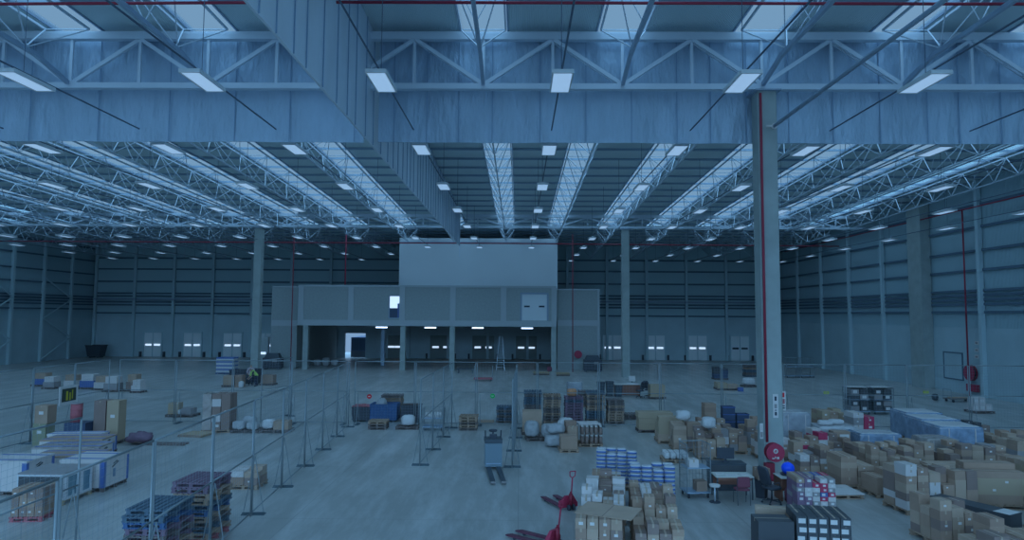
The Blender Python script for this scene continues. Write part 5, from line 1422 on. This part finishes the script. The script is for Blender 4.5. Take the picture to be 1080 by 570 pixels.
for i in range(2):
    s = MB().box(-.9, -.09, 0, .9, .09, .07).box(-.9, -.09, .07, .9, .09, .075).build('floor_plank', 'pal_old', None, (-16.0, 30.3 + .3 * i, 0), .04 * i); tag(s, 'long dark plank on the floor by the tarpaulin, %s of two' % ('front', 'rear')[i], 'plank'); MB().box(.9, -.08, .01, .901, .08, .06).build('end_grain', 'carton3', s)
# far goods beyond the cross fence on the fence side
for i, (px, py, m, w, h) in enumerate(((40, 408, 'card_blue', 1.3, .9), (49.5, 411, 'card_grey', 1.0, .8), (72, 410, 'card_white', 1.1, .9), (90, 411, 'card_blue', 1.3, 1.0), (104, 412, 'card_white', 1.1, .9), (115, 414, 'card_grey', 1.2, 1.0), (137, 413, 'carton3', .9, 1.1), (142, 415, 'card_white', .8, .8))):
    q = at(px, py)
    pallet(q.x, q.y + .5, 0, 0, 'pal_old', 'pallet of the %s goods in line far beyond the poster' % ORD[i], None, w + .05, .9)
    for k in range(2): carton(q.x + .03 * k, q.y + .5, PH + .001 + k * (h / 2 + .001), w * (.85 - .15 * k), .8, h / 2, .05 * k, m if k == 0 else ('card_white' if i % 2 else 'carton4'), '%s carton of the %s goods in line far beyond the poster' % (('lower', 'upper')[k], ORD[i]))
q = at(86, 377)
t = thing('dark_skip', 'dark steel skip against the dock wall far beyond the poster', 'skip', (-55.8, 87.5, 0))
m = MB(); m.add([(-.8, -.6, .15), (.8, -.6, .15), (.8, .6, .15), (-.8, .6, .15), (-1.0, -.75, 1.6), (1.0, -.75, 1.6), (1.0, .75, 1.6), (-1.0, .75, 1.6)], [(3, 2, 1, 0), (4, 5, 6, 7), (0, 1, 5, 4), (1, 2, 6, 5), (2, 3, 7, 6), (3, 0, 4, 7)]); m.build('body', 'dark_steel', t)
MB().box(-1.04, -.8, 1.55, 1.04, -.74, 1.66).box(-1.04, .74, 1.55, 1.04, .8, 1.66).build('rim', 'black_plastic', t)
for sx in (-1, 1): link('skid', MB().box(-.08, -.6, 0, .08, .6, .15).mesh('skid', 'black_plastic'), t, (sx * .5, 0, 0))

# ---- packed appliances beside the inner fence
def display_fridge(x, y, label):
    t = thing('display_freezer', label, 'freezer', (x, y, PH), 0)     # glass faces the aisle (+x), lies along y
    L_, W_, H_ = 1.3, 1.5, .78
    MB().box(-W_, -L_ / 2, 0, -.02, L_ / 2, H_).build('cabinet', 'fridge_white', t)
    MB().box(-W_ + .02, -L_ / 2 - .01, H_, .0, L_ / 2 + .01, H_ + .05).build('top_panel', 'card_grey', t)
    f = MB(); 
    for y0 in (-.62, -.1, .1, .55): f.box(-.02, y0, .06, .03, y0 + (.1 if y0 != -.1 and y0 != .1 else .1), H_ - .04)
    f.box(-.02, -L_ / 2, 0, .035, L_ / 2, .08); f.box(-.02, -L_ / 2, H_ - .08, .035, L_ / 2, H_)
    f.build('door_frame', 'fridge_white', t)
    for y0, y1 in ((-.52, -.1), (.2, .55)):
        gl = MB().box(-.02, y0, .08, .012, y1, H_ - .08).build('glass_door', 'fridge_glass', t)
        MB().box(.035, y1 - .05, .25, .055, y1 - .02, .55).build('handle', 'steel', gl)
    MB().box(-W_ + .05, -L_ / 2 - .012, .08, -.05, -L_ / 2, H_ - .06).build('side_panel', 'card_black', t)
    return t
q = at(66, 533); AXX = q.x
pallet(AXX - .7, q.y + .62, 0, 0, 'pal_yellow', 'new yellow pallet under the glass fronted freezer', None, 1.55, 1.4)
display_fridge(AXX + .05, q.y + .62, 'white display freezer with two glass doors lying on a yellow pallet')
def packed_appliance(x, y, L_, W_, H_, label, blue=True, rz=0.0, top='carton4'):
    pallet(x - W_ / 2, y, 0, rz, 'pal_old', 'pallet under the ' + label, None, W_, L_ * .95)
    t = thing('packed_freezer', label, 'packed freezer', (x, y, PH), rz)
    MB().box(-W_, -L_ / 2, 0, 0, L_ / 2, H_).build('carton_body', 'card_white' if blue else 'carton4', t)
    for yy in (-L_ / 2, L_ / 2 - .1): MB().box(-.14, yy - .01, 0, .012, yy + .11, H_).build('blue_edge', 'blue_wrap', t)
    MB().box(-W_ - .01, -L_ / 2 - .012, H_, .014, L_ / 2 + .012, H_ + .06).build('blue_top', 'blue_wrap' if top == 'blue_wrap' else top, t)
    for yy in (-L_ * .3, L_ * .3): MB().box(-W_ - .012, yy - .07, H_ + .06, .016, yy + .07, H_ + .064).build('blue_band', 'blue_wrap', t)
    lg = MB(); lg.bar((.003, -.25, H_ * .7), (.003, .1, H_ * .86), .006, .05); lg.bar((.003, -.2, H_ * .82), (.003, .02, H_ * .9), .006, .04)
    lg.build('printed_mark', 'card_black', t); MB().box(0, -.2, H_ * .3, .004, -.05, H_ * .62).build('printed_figure', 'film_blue', t)
    return t
packed_appliance(AXX + .35, q.y + 2.15, 1.4, 1.5, .85, 'white packed freezer with blue edges and black mark by the glass freezer', True, 0, 'card_white')
yy = q.y + 3.75
packed_appliance(AXX - 1.2, yy + .1, 1.25, 2.2, .62, 'long packed freezer with a tan top, first behind the marked freezer', True, .12, 'carton4')
packed_appliance(AXX - 2.1, yy + 1.75, 1.25, 2.4, .6, 'long packed freezer with a greyish top, second behind the marked freezer', True, .12, 'film_tan')
packed_appliance(AXX - 3.0, yy + 3.4, 1.25, 2.4, .58, 'long packed freezer with a tan top, third behind the marked freezer', True, .12, 'carton4')
packed_appliance(AXX - 1.9, q.y + 1.6, 1.3, 1.6, .9, 'white packed freezer with blue sides behind the glass freezer', True, 0, 'card_white')
packed_appliance(AXX - 3.9, yy + 4.55, .7, 2.2, .55, 'long packed freezer under the white sheet by the poster fence', True, .1, 'white')
# cartons on a red pallet
grid_load((at(27, 551).x, at(27, 551).y), .86, .8, .1, 4, 3, .92, 'load on the red pallet', ['carton1', 'carton0', 'carton3'], fixed=.26, var=.03, pal='pal_red', rnd=r6, labs=.7)
# ---- two painted pallet stacks at the aisle fence
ms = ['pal_wood', 'pal_purple', 'pal_red', 'pal_wood', 'pal_purple', 'pal_wood', 'pal_purple', 'pal_blue', 'pal_teal', 'pal_purple', 'pal_teal'][:10]
pallet_stack((-8.62, 15.55), -.05, 10, ['pal_wood', 'pal_red', 'pal_purple', 'pal_wood', 'pal_purple', 'pal_old', 'pal_purple', 'pal_blue', 'pal_teal', 'pal_teal'], 'near painted stack at the aisle fence', random.Random(31), 1.0, 1.2, .05)
pallet_stack((-8.5, 17.5), -.05, 11, ['pal_red', 'pal_wood', 'pal_teal', 'pal_old', 'pal_wood', 'pal_blue', 'pal_teal', 'pal_wood', 'pal_wood', 'pal_purple', 'pal_purple'], 'far painted stack by the aisle fence', random.Random(32), 1.0, 1.2, .03)
# ================================================================ trucks
def pallet_jack(x, y, rz, label):
    # forks point along -x of the jack; handle at the origin end
    t = thing('pallet_jack', label, 'pallet jack', (x, y, 0), rz)
    for s in (-1, 1):
        f = MB(); yv = s * .22
        f.box(-1.3, yv - .075, .06, -.12, yv + .075, .11)
        f.add([(-1.45, yv - .04, .055), (-1.45, yv + .04, .055), (-1.3, yv + .075, .055), (-1.3, yv - .075, .055), (-1.45, yv - .04, .08), (-1.45, yv + .04, .08), (-1.3, yv + .075, .11), (-1.3, yv - .075, .11)],
              [(0, 1, 2, 3), (7, 6, 5, 4), (4, 5, 1, 0), (5, 6, 2, 1), (7, 4, 0, 3)])
        fo = f.build('fork', 'fork_red', t)
        MB().cyl((-1.15, yv - .05, .04), (-1.15, yv + .05, .04), .04, n=12).build('roller', 'black_plastic', fo)
    h = MB(); h.box(-.16, -.3, .06, -.04, .3, .2)
    h.add([(-.16, -.28, .2), (-.02, -.28, .2), (-.02, .28, .2), (-.16, .28, .2), (-.1, -.14, .42), (-.02, -.14, .42), (-.02, .14, .42), (-.1, .14, .42)], [(4, 5, 6, 7), (0, 1, 5, 4), (1, 2, 6, 5), (2, 3, 7, 6), (3, 0, 4, 7)])
    h.build('headstock', 'red', t)
    MB().cyl((.06, 0, .16), (.06, 0, .5), .06, n=12).cyl((.06, 0, .5), (.06, 0, .56), .03, n=10).build('hydraulic_pump', 'red_deep', t)
    for s in (-1, 1): MB().cyl((.08, s * .08 - .03, .09), (.08, s * .08 + .03, .09), .09, n=14).build('steer_wheel', 'black_plastic', t)
    hd = MB().cyl((.08, 0, .4), (.16, 0, 1.02), .022, n=8).build('handle', 'red', t)
    MB().tube([(.16, 0, 1.0), (.165, -.09, 1.06), (.175, -.1, 1.2), (.175, .1, 1.2), (.165, .09, 1.06), (.16, 0, 1.0)], .016, 6).build('grip_loop', 'red', hd)
    return t
q = G(601, 538)
pallet_jack(q.x, q.y, -1.12, 'red hand pallet jack farther from the camera, beside the white packs')
q = G(586, 577)
pallet_jack(q.x, q.y, -.64, 'red hand pallet jack nearest the camera beside the cardboard sheet load')
# electric lift truck seen from its fork end
p0, p1 = G(520.5, 495.5), G(526, 512.5)
dv = p0 - p1; FL = dv.length - .1
t = thing('electric_pallet_truck', 'grey blue electric pallet truck with long forks towards the camera', 'pallet truck', (p0.x, p0.y, 0), math.atan2(-dv.x, dv.y))
b = MB(); b.box(-.33, 0, .1, .33, .6, .98); b.add([(-.33, 0, .98), (.33, 0, .98), (.33, .6, .98), (-.33, .6, .98), (-.3, .06, 1.04), (.3, .06, 1.04), (.3, .54, 1.04), (-.3, .54, 1.04)], [(4, 5, 6, 7), (0, 1, 5, 4), (1, 2, 6, 5), (2, 3, 7, 6), (3, 0, 4, 7)])
b.build('body', 'truck_body', t)
MB().box(-.34, -.02, 1.0, .34, .62, 1.16).build('top_cover', 'dark_steel', t)
MB().box(-.28, -.012, .2, .28, 0, .24).build('front_trim', 'steel_mid', t)
for s in (-1, 1):
    f = MB().box(s * .19 - .085, -FL, .05, s * .19 + .085, 0, .11).build('fork', 'dark_steel', t)
    MB().cyl((s * .19 - .06, -FL + .14, .05), (s * .19 + .06, -FL + .14, .05), .05, n=12).build('roller', 'galv', f)
    MB().cyl((s * .19 - .085, -FL, .08), (s * .19 + .085, -FL, .08), .04, n=10).build('fork_tip', 'card_grey', f)
    MB().bar((s * .3, .35, 1.16), (s * .31, .3, 1.44), .05).build('guard_bar', 'black_plastic', t)
    MB().cyl((s * .24 - .04, .4, .1), (s * .24 + .04, .4, .1), .1, n=14).build('drive_wheel', 'black_plastic', t)
hd = MB().bar((0, .5, 1.1), (.03, .75, 1.34), .07, .06).build('tiller_arm', 'black_plastic', t)
MB().blob((.03, .76, 1.36), (.34, .12, .12), .7, 14, 8).build('tiller_head', 'black_plastic', hd)
MB().box(-.14, .16, 1.16, .14, .34, 1.3).build('control_console', 'black_plastic', t)

# ================================================================ workers
def skin_body(name, pts, edges, mats, sub=2):
    me = bpy.data.meshes.new(name)
    me.from_pydata([p[:3] for p in pts], edges, [])
    o = bpy.data.objects.new(name, me); COL.objects.link(o)
    me.materials.append(MAT[mats])
    sk = o.modifiers.new('skin', 'SKIN')
    for v, p in zip(me.skin_vertices[0].data, pts):
        r = p[3]; v.radius = (r, p[4] if len(p) > 4 else r)
    me.skin_vertices[0].data[0].use_root = True
    s = o.modifiers.new('sub', 'SUBSURF'); s.levels = sub; s.render_levels = sub
    dg = bpy.context.evaluated_depsgraph_get()
    ev = o.evaluated_get(dg); m2 = bpy.data.meshes.new_from_object(ev)
    o.modifiers.clear(); o.data = m2
    m2.polygons.foreach_set('use_smooth', [True] * len(m2.polygons))
    return o
def hand(pts, edges, wrist, palm, dirv, side, r=.009):
    """five short finger chains rooted in the palm point"""
    d = Vector(dirv).normalized(); s = Vector(side).normalized(); n = d.cross(s)
    P = Vector(pts[palm][:3])
    for i, (off, ln) in enumerate(((-.028, .065), (-.010, .078), (.010, .074), (.028, .058))):
        a = P + s * off + d * .03; b = a + d * ln * .55 + n * .006; c = b + d * ln * .4 + n * .025
        k = len(pts); pts += [(*a, r), (*b, r * .95), (*c, r * .8)]; edges += [(palm, k), (k, k + 1), (k + 1, k + 2)]
    a = P - s * .034 - d * .015; b = a - s * .022 + d * .03; c = b + d * .025
    k = len(pts); pts += [(*a, r * 1.1), (*b, r), (*c, r * .85)]; edges += [(palm, k), (k, k + 1), (k + 1, k + 2)]
def worker(loc, rz, label, pose, top, legs, vest=False):
    pts, E = [], []
    def add(p, r, par=None, ry=None):
        pts.append((*p, r, ry or r)); k = len(pts) - 1
        if par is not None: E.append((par, k))
        return k
    lean = pose['lean']                              # forward lean of the trunk (towards -y)
    c, s = math.cos(lean), math.sin(lean)
    def T(x, y, z): return (x, -s * (z - .95) + c * y, .95 + c * (z - .95) + s * y) if z > .95 else (x, y, z)
    pel = add(T(0, 0, .95), .14, None, .11)
    wa = add(T(0, 0, 1.08), .13, pel, .1); ch = add(T(0, 0, 1.3), .155, wa, .115); up = add(T(0, 0, 1.43), .12, ch, .09)
    ne = add(T(0, -.01, 1.52), .055, up); hd = add(T(0, -.03, 1.62), .085, ne, .095); tp = add(T(0, -.02, 1.7), .08, hd, .09)
    no = add(T(0, -.125, 1.62), .014, hd)
    for sd in (-1, 1):
        hp = add(T(sd * .1, 0, .9), .1, pel); st = pose['step'] * sd
        kn = add((sd * .11, -.06 - st * .5 - pose['knee'] * .25, .5), .062, hp); an = add((sd * .12, .02 - st, .09), .045, kn); add((sd * .13, -.13 - st, .04), .04, an)
        sh = add(T(sd * .2, 0, 1.42), .062, up)
        e_, h_ = pose['arm'][0 if sd < 0 else 1]
        el = add((sd * abs(e_[0]), e_[1], e_[2]), .043, sh); wr = add((sd * abs(h_[0]), h_[1], h_[2]), .03, el)
        dv = (Vector(pts[wr][:3]) - Vector(pts[el][:3])).normalized()
        pm = add(tuple(Vector(pts[wr][:3]) + dv * .06), .034, wr, .018)
        hand(pts, E, wr, pm, dv, Vector((0, 1, 0)) if abs(dv.y) < .8 else Vector((1, 0, 0)))
    b = skin_body('person', pts, E, 'skin')
    b.location = loc; b.rotation_euler = (0, 0, rz)
    tag(b, label, 'person')
    me = b.data
    # clothing and hair: shells grown from the body's own surface
    def shell(name, test, m, off):
        vmap, vs, fs = {}, [], []
        for p in me.polygons:
            if all(test(me.vertices[i].co) for i in p.vertices):
                f = []
                for i in p.vertices:
                    if i not in vmap:
                        v = me.vertices[i]; vmap[i] = len(vs); vs.append(tuple(v.co + v.normal * off))
                    f.append(vmap[i])
                fs.append(f)
        mb = MB(); mb.add(vs, fs, 0, True); return mb.build(name, m, b)
    hc = Vector(pts[hd][:3]); head_r = .19
    hand_pts = [Vector(p[:3]) for p in pts[pm - 0:]] 
    wr_pts = [Vector(pts[k][:3]) for k in range(len(pts)) if abs(pts[k][3] - .03) < 1e-6]
    nz = Vector(pts[ne][:3])
    def is_hand(v): return any((v - w).length < .055 or ((v - w).length < .22 and (v - w).dot(w - Vector(pts[up][:3])) > 0) for w in wr_pts)
    def trunk(v): return (v - hc).length > .14 and v.z > .88 - (.0 if lean < .5 else .02) and not is_hand(v) and (v - nz).length > .05
    def legs_t(v): return .12 < v.z <= .97 and not is_hand(v) and abs(v.x) < .3 and (lean < .5 or v.y > -.33)
    shell('trousers', lambda v: legs_t(v), legs, .012)
    shell('shirt', trunk, top, .016)
    if vest: shell('hivis_vest', lambda v: trunk(v) and abs(v.x) < .24 and (v - hc).length > .16, 'hivis', .03)
    shell('shoe', lambda v: v.z < .13, 'black_plastic', .01)
    up_ax = Vector((0, -s, c)); fw = Vector((0, -c, -s))
    shell('hair', lambda v: (v - hc).length < .2 and (v - hc).dot(up_ax) > -.02 and ((v - hc).dot(up_ax) > .045 or (v - hc).dot(fw) < .01), 'hair', .012)
    fe = MB()
    for sd in (-1, 1):
        p = hc + up_ax * .0 + fw * .088 + Vector((sd * .032, 0, 0)); fe.blob(p, (.02, .02, .014), 1, 8, 6)
    fe.build('eyes', 'dark', b)
    MB().blob(hc + fw * .088 - up_ax * .052, (.045, .015, .01), 1, 8, 5).build('mouth', 'seat_red', b)
    er = MB()
    for sd in (-1, 1): MB().blob(hc + Vector((sd * .088, 0, 0)), (.025, .04, .06), 1, 8, 6).build('ear', 'skin', b)
    return b
p = (AY(263, 400, YP).x, YP + .25, 0)
worker(p, .5, 'worker standing at the far column in a pale pinkish shirt and dark trousers',
       dict(lean=.06, step=.03, knee=0, arm=[((.27, .02, 1.14), (.25, -.2, 1.0)), ((.27, .02, 1.14), (.24, -.22, 1.02))]), 'shirt', 'trousers')
p = (AY(273, 400, YP).x, YP - .45, 0)
worker(p, -.9, 'worker in a yellow green hi-vis vest bending forward beside the far column',
       dict(lean=.85, step=.1, knee=.25, arm=[((.24, -.42, .92), (.2, -.6, .72)), ((.24, -.42, .92), (.2, -.6, .72))]), 'trousers', 'trousers', True)
flush_cartons()
# ================================================================ light
w = bpy.data.worlds.new('sky'); SC.world = w; w.use_nodes = True
bg = w.node_tree.nodes['Background']
bg.inputs['Color'].default_value = (.35, .61, .98, 1); bg.inputs['Strength'].default_value = .52
sun = bpy.data.lights.new('sun', 'SUN'); sun.energy = 8.3; sun.color = (.258, .59, 1.0); sun.angle = math.radians(140)
so = bpy.data.objects.new('sun', sun); COL.objects.link(so)
so.rotation_euler = (math.radians(16), 0, math.radians(-8))
SC.view_settings.view_transform = 'Standard'
SC.view_settings.look = 'None'
SC.view_settings.exposure = 0.12
SC.view_settings.gamma = 1.0
SC.view_settings.use_curve_mapping = False
SC.cycles.use_denoising = True
SC.cycles.max_bounces = 8
SC.cycles.diffuse_bounces = 5
SC.cycles.transparent_max_bounces = 12
